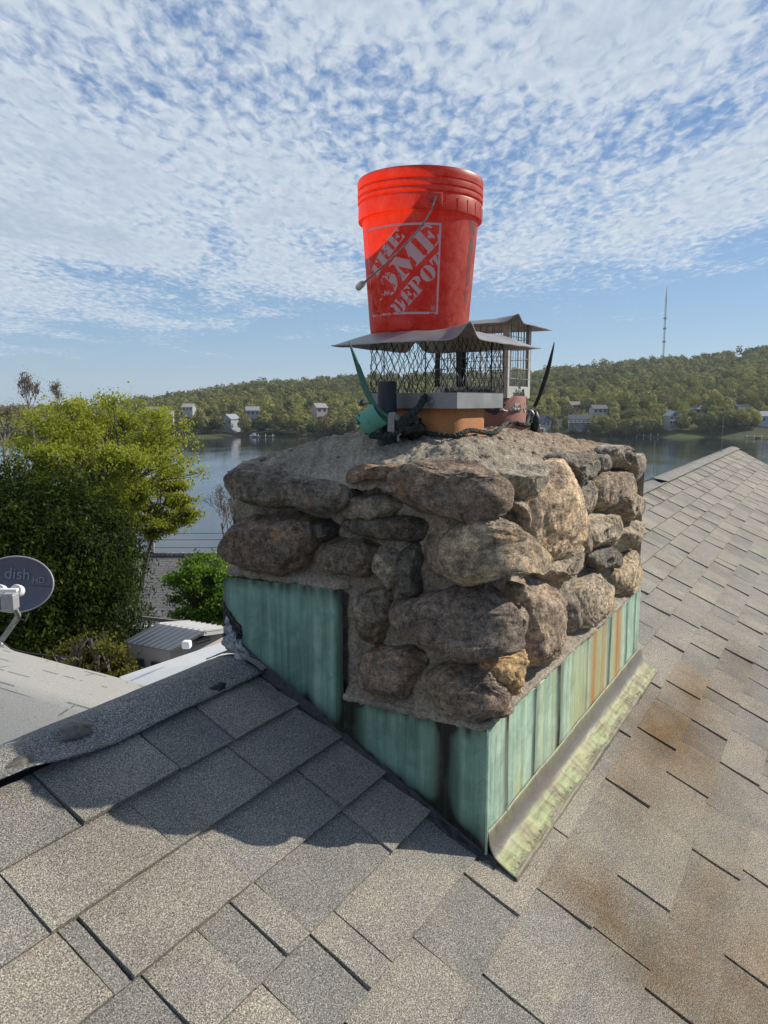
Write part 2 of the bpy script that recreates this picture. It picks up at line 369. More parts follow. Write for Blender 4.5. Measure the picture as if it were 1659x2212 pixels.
def f_nroof(t):
    v = pos(t); br = t.n('ShaderNodeTexBrick', {'Vector': t.scale(t.n('ShaderNodeTexCoord').outputs['Object'], (1, 1, 1)), 'Color1': (.16, .155, .16, 1), 'Color2': (.25, .24, .25, 1), 'Mortar': (.06, .06, .065, 1), 'Scale': 1.0, 'Mortar Size': .012, 'Brick Width': .3, 'Row Height': .14})
    c = t.mix(1.0, br.outputs[0], t.ramp(t.noise(v, 3, 4), [(.3, .8), (.7, 1.15)]), 'MULTIPLY')
    return prin(t, c, .9)
M['nroof'] = mat('neighbour_shingles', f_nroof)
def f_shedroof(t):
    v = gen(t); n = t.noise(v, 2.2, 4, .6, .5)
    return prin(t, t.mix(n, (.42, .42, .44), (.62, .62, .63)), .4, t.bump(n, .1, .01), .3)
M['shedroof'] = mat('shed_metal', f_shedroof)

# ------------------------------------------------------------------ chimney numbers (metres)
X0, Y0 = .9337*U, .3847*U; X1 = 1.87*U; Y1 = .842*U
K = .52564; Z0 = -.83554*U
def roofz(y): return Z0+K*y
def onroof(px_, py_):
    r = ray(px_, py_); return r*(Z0/(r.z-K*r.y))
SL = math.hypot(1, K); NR = Vector((0, -K, 1)).normalized()
YR = .820*U; XE = 7.72*U; XW = -3.4*U; YB = -2.0*U     # ridge, gable ends, lower edge
ZR = roofz(YR)

# ================================================================== setting
def shore(): pass
me_v, me_f = grid(2, 2, lambda a, b: (-4400+a*8800, -4400+b*8800, -19.0))
tag(mk('lake', me_v, me_f, M['water']), kind='structure')
SKY = [(-2600, 872), (-800, 872), (-300, 878), (0, 882), (200, 880), (290, 866), (420, 846), (560, 826), (760, 814), (1145, 802), (1400, 777), (1500, 771), (1659, 752), (1900, 745), (2600, 760), (6000, 800)]
def ysky(x):
    for (a, ya), (b, yb) in zip(SKY, SKY[1:]):
        if x <= b:
            t = (x-a)/(b-a); t = max(0, min(1, t)); return ya+(yb-ya)*t
    return SKY[-1][1]
D0, D1 = 432.0, 1000.0
def shoreD(x): return D0+10*math.sin(x*.011)+6*math.sin(x*.037+1)+(70 if x < 200 else 0)
def hillz(xp, D):
    ds = shoreD(xp); zc_ = (HZ-ysky(xp))/1680*D1-7.5; t = (D-ds)/(D1-ds)
    if t < 0: return -19.6+t*20
    if t <= 1: f = t**.9
    else: f = 1-(t-1)*.6
    return -18.4+(zc_+18.4)*f+2.0*mn.noise(Vector((xp*.01, D*.02, 0)))*min(1, t*6)
def hp(xp, D):
    lat = (xp-CX)/1680*D; return fl(D, lat, hillz(xp, D))
V, F = grid(150, 44, lambda a, b: hp(-2200+a*6200, 405+b*1000))
tag(mk('hills', V, F, M['ground'], smooth=True), kind='structure')
def landz(D):
    t = max(0, min(1, (D-2)/96)); return -8.6-11.5*t**2.2
def fland(a, b):
    D = -60+b*160; lat = -130+a*260; return fl(D, lat, landz(D)+.3*mn.noise(Vector((D*.1, lat*.1, 0))))
V, F = grid(60, 60, fland)
tag(mk('ground', V, F, M['ground'], smooth=True), kind='structure')

# ------------------------------------------------------------------ foliage helpers
def leafmesh(name, C, size, matl, parent=None, elong=1.6, droop=None, tone=None, color=None, out=None, jit=.6):
    """C: n x 3 leaf centres; each leaf one small rhombus with its own tilt"""
    n = len(C); C = np.asarray(C, dtype=np.float64)
    size = np.broadcast_to(np.asarray(size, dtype=float), (n,))
    A = rng.normal(size=(n, 3)); 
    if droop is not None: A = A*(.55)+np.array(droop)
    A /= np.linalg.norm(A, axis=1)[:, None]
    if out is not None:
        N_ = np.asarray(out)/(np.linalg.norm(out, axis=1)[:, None]+1e-6)+rng.normal(size=(n, 3))*jit
        A = A-N_*(A*N_).sum(1)[:, None]/(N_*N_).sum(1)[:, None]; A /= np.linalg.norm(A, axis=1)[:, None]+1e-9
    B = np.cross(A, rng.normal(size=(n, 3)) if out is None else N_); B /= np.linalg.norm(B, axis=1)[:, None]
    s = (size*rng.uniform(.6, 1.35, n))[:, None]; l = s*elong/2; h = s/2
    V = np.stack([C-A*l, C-B*h+A*l*.15, C+A*l, C+B*h+A*l*.15], 1).reshape(-1, 3)
    F = np.arange(4*n).reshape(n, 4)
    tone = rng.uniform(0, 1, n) if tone is None else tone
    return mk(name, V, F, matl, parent, attrs={'tone': np.repeat(np.clip(tone, 0, 1), 4)}, color=color)
def branches(mb, p, d, L, r, depth, spread=.5, up=.15, kids=(2, 3), nseg=3, ends=None, rmin=.004):
    pts = [p]; rr = [r]; q = Vector(p); dd = Vector(d)
    for i in range(nseg):
        dd = (dd+Vector((random.gauss(0, .12), random.gauss(0, .12), random.gauss(0, .1)+up*.3))).normalized()
        q = q+dd*L/nseg; pts.append(q.copy()); rr.append(max(rmin, r*(1-.35*(i+1)/nseg)))
    mb.tube(pts, rr, 5 if r > .03 else 3, False)
    if depth == 0:
        if ends is not None: ends.append(q.copy())
        return
    for k in range(random.randint(*kids)):
        dv = (dd+Vector((random.gauss(0, spread), random.gauss(0, spread), random.gauss(up, spread*.7)))).normalized()
        st = pts[random.randint(max(1, nseg-1), nseg)]
        branches(mb, st, dv, L*random.uniform(.62, .85), max(rmin, rr[-1]*.75), depth-1, spread, up, kids, nseg, ends, rmin)

# arborvitae: big dark mass on the left
tb = fl(11.6, -5.4, -8.6)
arb = thing('evergreen_tree', 'large dense dark green evergreen behind the satellite dish', 'tree', tb)
def lobes(L, n, shell=.18, clump=.9):
    out = []; tn = []; ov = []
    per = max(1, n//40)
    for k in range(n//per):
        c, r = random.choices(L, weights=[q[1][0]*q[1][2] for q in L])[0]
        v = Vector((random.gauss(0, 1), random.gauss(0, 1), random.gauss(0, 1))).normalized()
    while len(out) < n:
        c, r = random.choices(L, weights=[q[1][0]*q[1][2] for q in L])[0]
        v = Vector((random.gauss(0, 1), random.gauss(0, 1), random.gauss(0, 1))).normalized()
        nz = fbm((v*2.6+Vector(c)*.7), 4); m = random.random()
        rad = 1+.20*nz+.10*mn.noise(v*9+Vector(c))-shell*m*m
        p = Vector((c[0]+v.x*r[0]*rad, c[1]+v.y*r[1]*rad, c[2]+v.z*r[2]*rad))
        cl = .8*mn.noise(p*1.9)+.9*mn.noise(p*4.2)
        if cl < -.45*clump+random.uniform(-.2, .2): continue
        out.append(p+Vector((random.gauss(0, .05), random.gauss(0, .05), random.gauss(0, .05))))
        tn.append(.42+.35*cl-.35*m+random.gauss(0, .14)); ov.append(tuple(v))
    return np.array([tuple(p) for p in out]), np.array(tn), np.array(ov)
def LP(x, y, D, r): return (at(x, y, D), r)
L = [LP(60, 1245, 11.6, (1.75, 1.75, 1.7)), LP(95, 1400, 11.4, (1.7, 1.7, 1.7)), LP(-120, 1240, 12.2, (1.9, 1.9, 1.75)), LP(-60, 1480, 12, (2.4, 1.9, 2.2)), LP(120, 1500, 11.6, (1.25, 1.2, 1.6)), LP(150, 1190, 11.9, (1.05, 1.05, 1.05)), LP(-20, 1150, 11.9, (1.15, 1.1, 1.05)), LP(-300, 1330, 12.5, (2.2, 2, 2.6))]
C, tn, ov = lobes(L, 300000, .26)
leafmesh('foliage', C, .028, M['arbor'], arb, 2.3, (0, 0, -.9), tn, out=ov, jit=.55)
mb = MB()
for c, r in L[:5]: mb.tube([(c[0], c[1], -8.6), (c[0], c[1], c[2]+r[2]*.5)], [.16, .04], 8)
for c, r in L:                                        # woody, twig-filled heart of the crown
    for k in range(60):
        v = Vector((random.gauss(0, 1), random.gauss(0, 1), random.gauss(.1, .6))).normalized()
        mb.tube([(c[0], c[1], c[2]-.3), (c[0]+v.x*r[0]*.8, c[1]+v.y*r[1]*.8, c[2]+v.z*r[2]*.8)], [.03, .008], 3, False)
mb.build('trunk', M['bark'], arb)
# maple
def leafy(name, label, cat, base, crown_c, crown_r, n, size, matl, depth=5, seed=1, trunk_r=.16, clus=.5, L0=None, droop=None, thr=-.12):
    random.seed(seed)
    o = thing(name, label, cat, base); b = Vector(base); cc = Vector(crown_c)
    mb = MB(); cents = []
    top = cc-Vector((0, 0, crown_r[2]*.55))
    mb.tube([b, b.lerp(top, .5)+Vector((.1, .05, 0)), top], [trunk_r, trunk_r*.8, trunk_r*.6], 10)
    nc = int(46*clus/.5)
    while len(cents) < nc:
        v = Vector((random.uniform(-1, 1), random.uniform(-1, 1), random.uniform(-1, 1)))
        if v.length > 1 or v.length < .35: continue
        q = cc+Vector((v.x*crown_r[0], v.y*crown_r[1], v.z*crown_r[2])); cents.append(q)
    for q in cents:
        m = top.lerp(q, .5)+Vector((random.gauss(0, .15), random.gauss(0, .15), -.12))
        mb.tube([top, top.lerp(m, .6), m, q], [trunk_r*.42, trunk_r*.3, trunk_r*.2, .012], 5, False)
        for k in range(5):
            e = q+Vector((random.gauss(0, .5), random.gauss(0, .5), random.gauss(.1, .25)))*crown_r[0]*.25
            mb.tube([m.lerp(q, random.random()), e], [.018, .005], 3, False)
    mb.build('trunk', M['bark'], o)
    P = []; T = []; O = []
    for i in range(n):
        q = random.choice(cents); s = crown_r[0]*.125
        d = Vector((random.gauss(0, 1.15), random.gauss(0, 1.15), random.gauss(0, .5)))
        p = q+d*s
        g = mn.noise(p*2.4)
        if g < thr+random.uniform(-.12, .12): continue
        P.append(p); O.append(tuple(d+(p-cc)*.35)); T.append(.5+.35*g+.12*d.z+random.gauss(0, .15))
    leafmesh('crown', np.array([tuple(p) for p in P]), size, matl, o, 1.3, droop, np.array(T), out=np.array(O), jit=.8); return o
mc = at(218, 1000, 21)
leafy('maple_tree', 'broad tree with bright yellow green spring leaves rising beside the lake', 'tree', (mc.x, mc.y, -9.2), mc, (2.25, 2.25, 1.85), 130000, .048, M['maple'], seed=5, clus=.9, thr=.02)
mc2 = at(335, 1090, 22); mb2 = at(215, 1200, 22)
leafy('maple_tree', 'small pale green tree hanging below the yellow green tree, near the neighbour roof', 'tree', (mb2.x, mb2.y, -9.2), mc2, (1.15, 1.15, .95), 22000, .05, M['maple'], seed=9, clus=.4, trunk_r=.07)
sc_ = at(455, 1285, 19)
leafy('leafy_shrub', 'rounded bright green shrub between the metal roofed shed and the chimney', 'shrub', (sc_.x, sc_.y, -9.0), sc_, (1.15, 1.15, 1.05), 42000, .055, M['shrubleaf'], seed=3, clus=1.0, trunk_r=.07)
sc2 = at(205, 1440, 9.6)
leafy('leafy_shrub', 'low olive green shrub at the foot of the big evergreen, left of the shed', 'shrub', (sc2.x, sc2.y, -8.6), sc2, (.55, .5, .42), 22000, .036, M['oliveleaf'], seed=4, clus=.7, trunk_r=.05)
def bare(label, x, ytop, ybase, D, spread, seed, depth=5, r=.07, kids=(2, 3), gz=None, buds=False, n=1):
    random.seed(seed)
    p = at(x, ybase, D); top = at(x, ytop, D); H = top.z-p.z
    bz = landz(D) if gz is None else gz
    o = thing('bare_tree', label, 'tree', (p.x, p.y, bz), 'leafless trees near the lake')
    mb = MB(); ends = []
    mb.tube([(p.x, p.y, bz), p], [r*1.3, r], 6)
    for k in range(n): branches(mb, p, Vector((random.gauss(0, .25), random.gauss(0, .25), 1)).normalized(), H*.34, r, depth, spread, .22, kids, 3, ends, rmin=.006 if D < 35 else .011)
    mb.build('branches', M['twig'], o)
    if buds:
        P = [e+Vector((random.gauss(0, .15), random.gauss(0, .15), random.gauss(0, .15))) for e in ends for _ in range(2)]
        tag(leafmesh('buds', np.array([tuple(p) for p in P]), .05, M['treeleaf'], o, 1.2, color=(.22, .17, .11)), kind='stuff')
bare('pale bare tree with a few buds standing against the lake, left of the chimney', 487, 1035, 1175, 45, .40, 11, 6, .07, (2, 3), buds=True, n=2)
bare('bare greyish tree sticking up behind the left of the yellow green tree', 70, 822, 905, 44, .34, 12, 6, .07, (2, 3), buds=True, n=2)
bare('thin bare tree just behind the top of the yellow green tree', 128, 826, 890, 48, .32, 13, 6, .05, (2, 3), buds=True)
bare('brown bare tree at the left edge of the view above the evergreen', 8, 880, 960, 40, .42, 14, 6, .07, (2, 3), buds=True, n=3)
bare('reddish bare tree low behind the evergreen beside the neighbour roof', 330, 1105, 1190, 30, .48, 15, 6, .06, (2, 3), buds=True, n=3)

# ------------------------------------------------------------------ far wooded hill
random.seed(21)
def crown_template(n, seed, cone=False):
    r_ = np.random.default_rng(seed); v = r_.normal(size=(n, 3)); v /= np.linalg.norm(v, axis=1)[:, None]
    v *= (1-.35*r_.uniform(0, 1, n)**2)[:, None]
    bumps = r_.normal(size=(7, 3)); bumps /= np.linalg.norm(bumps, axis=1)[:, None]
    d = (v@bumps.T).max(1); v *= (.72+.36*d)[:, None]
    v[:, 2] = np.where(v[:, 2] < 0, v[:, 2]*.75, v[:, 2])
    return v
TN = [crown_template(210, s) for s in range(8)]; TF = [crown_template(70, s+20) for s in range(8)]
Vs = []; Ts = []; Os = []
HOUSE_SPOTS = [(1451, 914, 445), (1252, 917, 445), (1660, 914, 452), (1172, 922, 440), (1293, 893, 500), (1612, 893, 500), (497, 919, 450), (330, 895, 480), (455, 893, 510), (545, 900, 490), (1240, 885, 520), (690, 893, 510), (408, 888, 500), (362, 903, 462), (1345+160, 893, 500)]
def clear_of_house(x, D, pad=0):
    for hx, hy, hd in HOUSE_SPOTS:
        if abs(x-hx) < 24+pad and hd-45 < D < hd+8: return False
    return True
ntree = 0
while ntree < 7600:
    t = random.random(); D = shoreD(0)*0+434+(t**1.25)*590; x = random.uniform(-500, 2150)
    
    if not clear_of_house(x, D): continue
    if mn.noise(Vector((x*.012, D*.02, 4))) < -.38 and D < 500: continue
    ntree += 1
    P = hp(x, D); r = random.uniform(2.6, 4.6)*(1.0 if D > 520 else .95); h = r*random.uniform(.9, 1.35)
    if D > 900: h *= random.uniform(.8, 1.3)
    T = random.choice(TN if D < 640 else TF)
    c = np.array(P)+np.array([0, 0, h*1.05+random.uniform(0, 2)])
    yawr = random.uniform(0, 6.28); R = np.array([[math.cos(yawr), -math.sin(yawr), 0], [math.sin(yawr), math.cos(yawr), 0], [0, 0, 1]])
    cc = c+(T@R.T)*np.array([r, r, h])
    zone = mn.noise(Vector((x*.004, D*.006, 9)))
    sp = .32+.35*zone+random.gauss(0, .17)+(.16 if D < 640 else 0)
    Vs.append((cc, 1.25 if D < 640 else 2.1)); Os.append(T@R.T); Ts.append(np.clip(sp+.12*T[:, 2]+rng.normal(0, .05, len(T)), 0, 1))
CC = np.concatenate([v for v, s in Vs]); SS = np.concatenate([np.full(len(v), s) for v, s in Vs]); TT = np.concatenate(Ts); OO = np.concatenate(Os)+np.array([0, 0, .25])
tag(leafmesh('forest', CC, SS, M['forest'], None, 1.2, None, TT, out=OO, jit=.35), 'mixed spring woodland covering the far hillside', 'forest', kind='stuff')
# individual trees along the far shore
def shore_tree_meshes(seed):
    T = crown_template(420, seed)
    n = len(T)
    o = leafmesh('crown', T*np.array([4.2, 4.2, 4.6])+np.array([0, 0, 6.6]), .8, M['treeleaf'], None, 1.2, None, np.clip(.45+.2*T[:, 2]+rng.normal(0, .12, n), 0, 1), out=T+np.array([0, 0, .2]), jit=.4)
    mb = MB(); mb.tube([(0, 0, -1.5), (.1, 0, 2.5), (0, .1, 6)], [.35, .28, .15], 6)
    for k in range(5):
        a = k*1.26+seed; mb.tube([(0, 0, 3.2), (math.cos(a)*2.6, math.sin(a)*2.6, 7.4)], [.16, .05], 4, False)
    t = mb.build('trunk', M['bark'], None); me = (o.data, t.data)
    for q in (o, t): bpy.data.objects.remove(q)
    return me
STM = [shore_tree_meshes(s) for s in (31, 32, 33, 34)]
TC = {'olive': (.14, .135, .04), 'green': (.065, .10, .028), 'yellow': (.22, .21, .05), 'dark': (.03, .045, .022), 'brown': (.15, .11, .055), 'red': (.10, .03, .035)}
ST = [(1375, 885, 440, 1.0, 'olive'), (1405, 910, 436, 1.1, 'yellow'), (1350, 905, 438, .9, 'yellow'), (1322, 930, 432, 1.0, 'olive'), (1290, 935, 434, .7, 'green'), (1375, 935, 434, .9, 'green'), (1420, 935, 436, .8, 'olive'),
      (1195, 905, 450, .9, 'brown'), (1230, 890, 470, 1.2, 'olive'), (1200, 935, 436, .7, 'olive'), (1240, 940, 434, .7, 'green'), (1350, 862, 520, 1.4, 'yellow'), (1400, 868, 500, 1.5, 'yellow'), (1470, 935, 437, .7, 'green'),
      (1500, 885, 500, 1.2, 'yellow'), (1545, 880, 495, 1.3, 'yellow'), (1575, 870, 520, 1.3, 'yellow'), (1540, 935, 436, .9, 'olive'), (1575, 935, 437, .8, 'olive'), (1625, 880, 500, 1.1, 'yellow'), (1650, 885, 490, 1.2, 'olive'), (1480, 905, 455, .5, 'dark'), (1600, 915, 450, .6, 'dark'),
      (430, 935, 434, 1.0, 'olive'), (465, 935, 436, .9, 'brown'), (530, 935, 432, 1.0, 'olive'), (560, 935, 434, .9, 'green'), (600, 930, 436, 1.2, 'olive'), (640, 930, 438, 1.0, 'yellow'), (665, 935, 436, .9, 'green'), (700, 935, 434, 1.2, 'brown'), (740, 930, 436, 1.0, 'olive'), (770, 930, 440, 1.0, 'olive'),
      (545, 918, 450, .7, 'dark'), (470, 905, 468, .9, 'green'), (505, 885, 500, 1.2, 'olive'), (580, 885, 500, 1.3, 'yellow'), (625, 885, 500, 1.2, 'dark'), (670, 870, 540, 1.3, 'green'), (430, 900, 480, 1.0, 'olive'), (375, 895, 500, 1.0, 'olive'), (452, 870, 540, .7, 'red'), (340, 870, 540, 1.0, 'dark'), (415, 930, 436, .8, 'olive'), (1440, 870, 520, 1.0, 'brown'), (1265, 915, 438, .4, 'dark')]
DESC = {'olive': 'olive green', 'green': 'mid green', 'yellow': 'yellow green', 'dark': 'dark green', 'brown': 'brownish', 'red': 'dark red'}
cnt = {}
for i, (x, y, D, s, k) in enumerate(ST):
    zb = min(hillz(x, D), -(y-HZ)/1680*D) if D > 445 else hillz(x, D)
    P = hp(x, D); ci = cnt.get(k, 0); cnt[k] = ci+1
    side = 'left of the chimney' if x < 830 else 'right of the chimney'
    o = thing('shore_tree', '%s rounded tree on the far shore hillside %s' % (DESC[k], side), 'tree', (P.x, P.y, P.z), '%s trees on the far shore %s' % (DESC[k], side))
    o.rotation_euler = (0, 0, i*1.7); o.scale = (s*.9, s*.9, s)
    cm, tm = STM[i % 4]
    c = bpy.data.objects.new('crown', cm); COL.objects.link(c); c.parent = o; v = 1+.2*math.sin(i*2.3); c.color = tuple(q*v for q in TC[k])+(1,)
    t_ = bpy.data.objects.new('trunk', tm); COL.objects.link(t_); t_.parent = o
# ------------------------------------------------------------------ far houses
def far_house(label, x, y, D, w_, d_, h_, rot, wall, roof, wins=3, flat=False, rise=.35, deck=False, bigwin=False):
    w_ *= .88; d_ *= .88; h_ *= .85
    P = hp(x, D); z = -(y-HZ)/1680*D; b = fl(D, (x-CX)/1680*D, z)
    o = thing('house', label, 'house', b, 'houses across the lake')
    ang = YAW-math.pi/2+rot; R = Matrix.Rotation(ang, 3, 'Z')
    def q(px_, py_, pz_): return R@Vector((px_, py_, pz_))+b
    mb = MB(); mb.box(q(0, 0, h_/2-2), (w_, d_, h_+4), ang)
    rz_ = w_*rise if w_ < d_ else d_*rise
    if w_ < d_: mb.add([q(-w_/2, -d_/2, h_), q(w_/2, -d_/2, h_), q(0, -d_/2, h_+rz_), q(-w_/2, d_/2, h_), q(w_/2, d_/2, h_), q(0, d_/2, h_+rz_)], [(0, 1, 2), (3, 5, 4)])
    else: mb.add([q(-w_/2, -d_/2, h_), q(-w_/2, d_/2, h_), q(-w_/2, 0, h_+rz_), q(w_/2, -d_/2, h_), q(w_/2, d_/2, h_), q(w_/2, 0, h_+rz_)], [(0, 2, 1), (3, 4, 5)])
    mb.build('wall', M['tint'], o, color=wall)
    mb = MB(); ov = .5; th = .25
    if w_ < d_:
        for s in (-1, 1):
            a = [q(0, -d_/2-ov, h_+rz_+.1), q(s*(w_/2+ov), -d_/2-ov, h_-ov*.6), q(s*(w_/2+ov), d_/2+ov, h_-ov*.6), q(0, d_/2+ov, h_+rz_+.1)]
            a += [p+Vector((0, 0, th)) for p in a]; mb.add(a, [(0, 1, 2, 3), (4, 7, 6, 5), (0, 4, 5, 1), (1, 5, 6, 2), (2, 6, 7, 3), (3, 7, 4, 0)])
    else:
        for s in (-1, 1):
            a = [q(-w_/2-ov, 0, h_+rz_+.1), q(-w_/2-ov, s*(d_/2+ov), h_-ov*.6), q(w_/2+ov, s*(d_/2+ov), h_-ov*.6), q(w_/2+ov, 0, h_+rz_+.1)]
            a += [p+Vector((0, 0, th)) for p in a]; mb.add(a, [(0, 1, 2, 3), (4, 7, 6, 5), (0, 4, 5, 1), (1, 5, 6, 2), (2, 6, 7, 3), (3, 7, 4, 0)])
    mb.build('roof', M['tint'], o, color=roof)
    rows = 2 if h_ > 4.5 else 1
    for r in range(rows):
        for i in range(wins):
            cxw = -w_/2+(i+.5)*w_/wins; zw = h_*(r+.55)/rows; ww = w_/wins*(.72 if bigwin else .5); hh = h_/rows*(.62 if bigwin else .45)
            MB().box(q(cxw, -d_/2-.03, zw), (ww, .1, hh), ang).build('window', M['glass'], o)
    if bigwin:
        mb = MB(); mb.add([q(-w_*.3, -d_/2-.06, h_+.05), q(w_*.3, -d_/2-.06, h_+.05), q(0, -d_/2-.06, h_+rz_*.78)], [(0, 1, 2)]); mb.build('gable_window', M['glass'], o)
    if deck:
        mb = MB(); mb.box(q(0, -d_/2-1.6, h_*.45), (w_*1.15, 3, .2), ang)
        for i in range(5): mb.box(q(-w_*.55+i*w_*.275, -d_/2-3, h_*.22), (.22, .22, h_*.48), ang)
        mb.box(q(0, -d_/2-3.05, h_*.45+1), (w_*1.15, .1, .12), ang); mb.build('deck', M['tint'], o, color=(.7, .7, .7))
    return o
WH = (.34, .35, .35); GR = (.17, .19, .22); DR = (.10, .10, .11); TN_ = (.45, .40, .33)
far_house('white lake house with a pointed glass gable and a balcony, right of the chimney', 1453, 916, 445, 7, 9, 5.6, .15, WH, (.30, .33, .36), 3, bigwin=True, deck=True, rise=.42)
far_house('low white house with a dark roof and many windows, just right of the black hook', 1252, 917, 445, 13, 7, 3.8, -.15, WH, DR, 5, deck=True)
far_house('long pale blue house cut by the right edge of the photo', 1656, 914, 452, 16, 8, 5.0, .1, (.42, .47, .56), (.22, .24, .28), 5)
far_house('grey gabled house low behind the black hook', 1172, 923, 440, 7, 9, 5.2, .5, GR, DR, 2)
far_house('grey house with twin dark roofs on the slope above the low white house', 1293, 893, 500, 11, 7, 3.6, .2, (.40, .42, .48), DR, 3)
far_house('wide grey roofed house under yellow trees near the right edge', 1612, 893, 500, 14, 7, 3.6, 0, (.40, .38, .36), (.2, .2, .22), 4)
far_house('pale blue grey house alone near the shore, left of the chimney', 497, 919, 450, 8, 10, 4.6, -.45, (.30, .33, .37), (.24, .26, .29), 3)
far_house('small tan house farthest left on the far hillside', 330, 895, 480, 8, 6, 3.0, .3, TN_, (.24, .21, .18), 3)
far_house('white house high on the hillside, second from the left', 408, 888, 500, 8, 6, 3.2, -.2, WH, (.45, .42, .38), 3)
far_house('white walled house above the pale blue grey one', 545, 898, 490, 9, 7, 4.0, .2, WH, (.26, .27, .3), 3)
far_house('brown house half hidden by trees directly above the low white house', 1240, 885, 520, 9, 7, 3.6, .4, (.25, .20, .17), (.15, .13, .12), 2)
far_house('pinkish grey house between the trees left of the green hook', 690, 893, 510, 9, 8, 4.6, .6, (.42, .36, .36), (.28, .26, .27), 2)
far_house('grey house with a shadowed roof between the pointed gable house and the right edge', 1505, 893, 500, 13, 7, 3.4, 0, (.36, .36, .37), (.22, .22, .25), 3)
far_house('white cottage peeping out just above the yellow green tree', 362, 903, 462, 7, 5, 3.0, .1, WH, TN_, 2)
# white boat at the far dock
b = fl(431, (549-CX)/1680*431, -19)
bo = thing('boat', 'small white motor boat moored at the far shore left of the chimney', 'boat', b)
mb = MB(); h = [(-3.2, -1.0), (1.6, -1.1), (3.4, 0), (1.6, 1.1), (-3.2, 1.0)]
Rb = Matrix.Rotation(YAW-math.pi/2, 3, 'Z')
mb.add([Rb@Vector((x*.85, y*.7, -.1))+b for x, y in h]+[Rb@Vector((x, y, 1.0))+b for x, y in h], [(4, 3, 2, 1, 0), (5, 6, 7, 8, 9)]+[(i, (i+1) % 5, 5+(i+1) % 5, 5+i) for i in range(5)])
mb.build('hull', M['white'], bo)
MB().box(Rb@Vector((-.4, 0, 1.7))+b, (1.8, 1.5, 1.4), YAW-math.pi/2).build('cabin', M['white'], bo, bevel=.1)
# docks
for i, (x, lab) in enumerate(((1400, 'low grey dock at the far shore below the trees, right of the chimney'), (565, 'low grey dock beside the white boat across the lake'), (1640, 'low dock with white posts at the far shore near the right edge'))):
    D = shoreD(x)-3; c = fl(D, (x-CX)/1680*D, -18.3); o = thing('dock', lab, 'dock', c)
    MB().box(c, (14, 3, .3), YAW-math.pi/2).build('platform', M['wood'], o)
    for k in range(4):
        p = c+Rb@Vector((-6+k*4, -1.3, .3)); MB().tube([p-Vector((0, 0, 1.5)), p+Vector((0, 0, .9))], .22, 6).build('post', M['white'], o)
# radio mast
D = 1010; c = fl(D, (1428-CX)/1680*D, hillz(1428, D)); ztop = (HZ-627)/1680*D
o = thing('radio_mast', 'tall thin lattice radio mast on top of the far hill', 'mast', c)
mb = MB(); H = ztop-c.z
for a in range(3):
    an = a*2.094; mb.tube([c+Vector((math.cos(an)*1.0, math.sin(an)*1.0, 0)), c+Vector((math.cos(an)*.9, math.sin(an)*.9, H*.86))], .28, 4)
for k in range(60):
    z = H*.86*k/60; an = (k % 3)*2.094; bn = an+2.094
    mb.tube([c+Vector((math.cos(an), math.sin(an), z)), c+Vector((math.cos(bn), math.sin(bn), z+H*.86/60))], .17, 4)
mb.build('lattice', M['galv'], o)
MB().tube([c+Vector((0, 0, H*.85)), c+Vector((0, 0, H*.93)), c+Vector((0, 0, H))], [.7, .45, .2], 6).build('antenna', M['galv'], o)
for f in (.30, .47, .60): MB().lathe([(.1, -.8), (2.3, -.8), (2.3, .8), (.1, .8)], c+Vector((0, 0, H*f)), 8).build('antenna_ring', M['galv'], o)

# ------------------------------------------------------------------ neighbour roof, shed, fence, wires
nh = thing('neighbour_house', 'low house with a weathered grey shingle roof between evergreen and lake', 'house', at(430, 1325, 24.0).to_3d()*1.0)
r0 = onz(150, 1200, -5.25); r1 = onz(760, 1200, -5.25); dvec = (r1-r0).normalized(); nvec = Vector((dvec.y, -dvec.x, 0))
e0 = r0+nvec*3.2-Vector((0, 0, 1.6)); e1 = r1+nvec*3.2-Vector((0, 0, 1.6))
b0 = r0-nvec*3.2-Vector((0, 0, 1.6)); b1 = r1-nvec*3.2-Vector((0, 0, 1.6))
up3 = Vector((0, 0, -.18))
mb = MB(); mb.add([e0, e1, r1, r0, e0+up3, e1+up3, r1+up3, r0+up3], [(0, 1, 2, 3), (4, 7, 6, 5), (0, 4, 5, 1), (1, 5, 6, 2), (3, 7, 4, 0)]); ro = mb.build('roof', None, nh)
# roof built in its own frame so that its courses run along the eave
me = ro.data; uv = me.uv_layers.new(name='UVMap')
for l in me.loops:
    p = Vector(me.vertices[l.vertex_index].co)+ORG[nh.name]; d_ = p-e0; uv.data[l.index].uv = (d_.dot(dvec), (d_.dot(-nvec))*1.12)
def f_nroof2(t):
    u = t.n('ShaderNodeUVMap').outputs[0]
    br = t.n('ShaderNodeTexBrick', {'Vector': u, 'Color1': (.15, .145, .15, 1), 'Color2': (.25, .24, .245, 1), 'Mortar': (.05, .05, .055, 1), 'Scale': 1.0, 'Mortar Size': .014, 'Brick Width': .3, 'Row Height': .125})
    return prin(t, t.mix(1.0, t.mix(.5, br.outputs[0], (.12, .115, .12)), t.ramp(t.noise(pos(t), 3, 5), [(.3, .75), (.7, 1.2)]), 'MULTIPLY'), .9)
me.materials.append(mat('neighbour_shingle', f_nroof2))
mb = MB(); mb.add([b0, b1, r1, r0, b0+up3, b1+up3, r1+up3, r0+up3], [(3, 2, 1, 0), (5, 6, 7, 4), (1, 5, 4, 0), (2, 6, 5, 1), (0, 4, 7, 3)]); mb.build('roof', M['nroof'], nh)
mb = MB(); cN = (e0+b1)/2; mb.box((cN.x, cN.y, (e0.z-9.5)/2), ((r1-r0).length-.6, 5.6, abs(e0.z+9.5)), math.atan2(dvec.y, dvec.x)); mb.build('wall', M['tint'], nh, color=(.55, .53, .48))
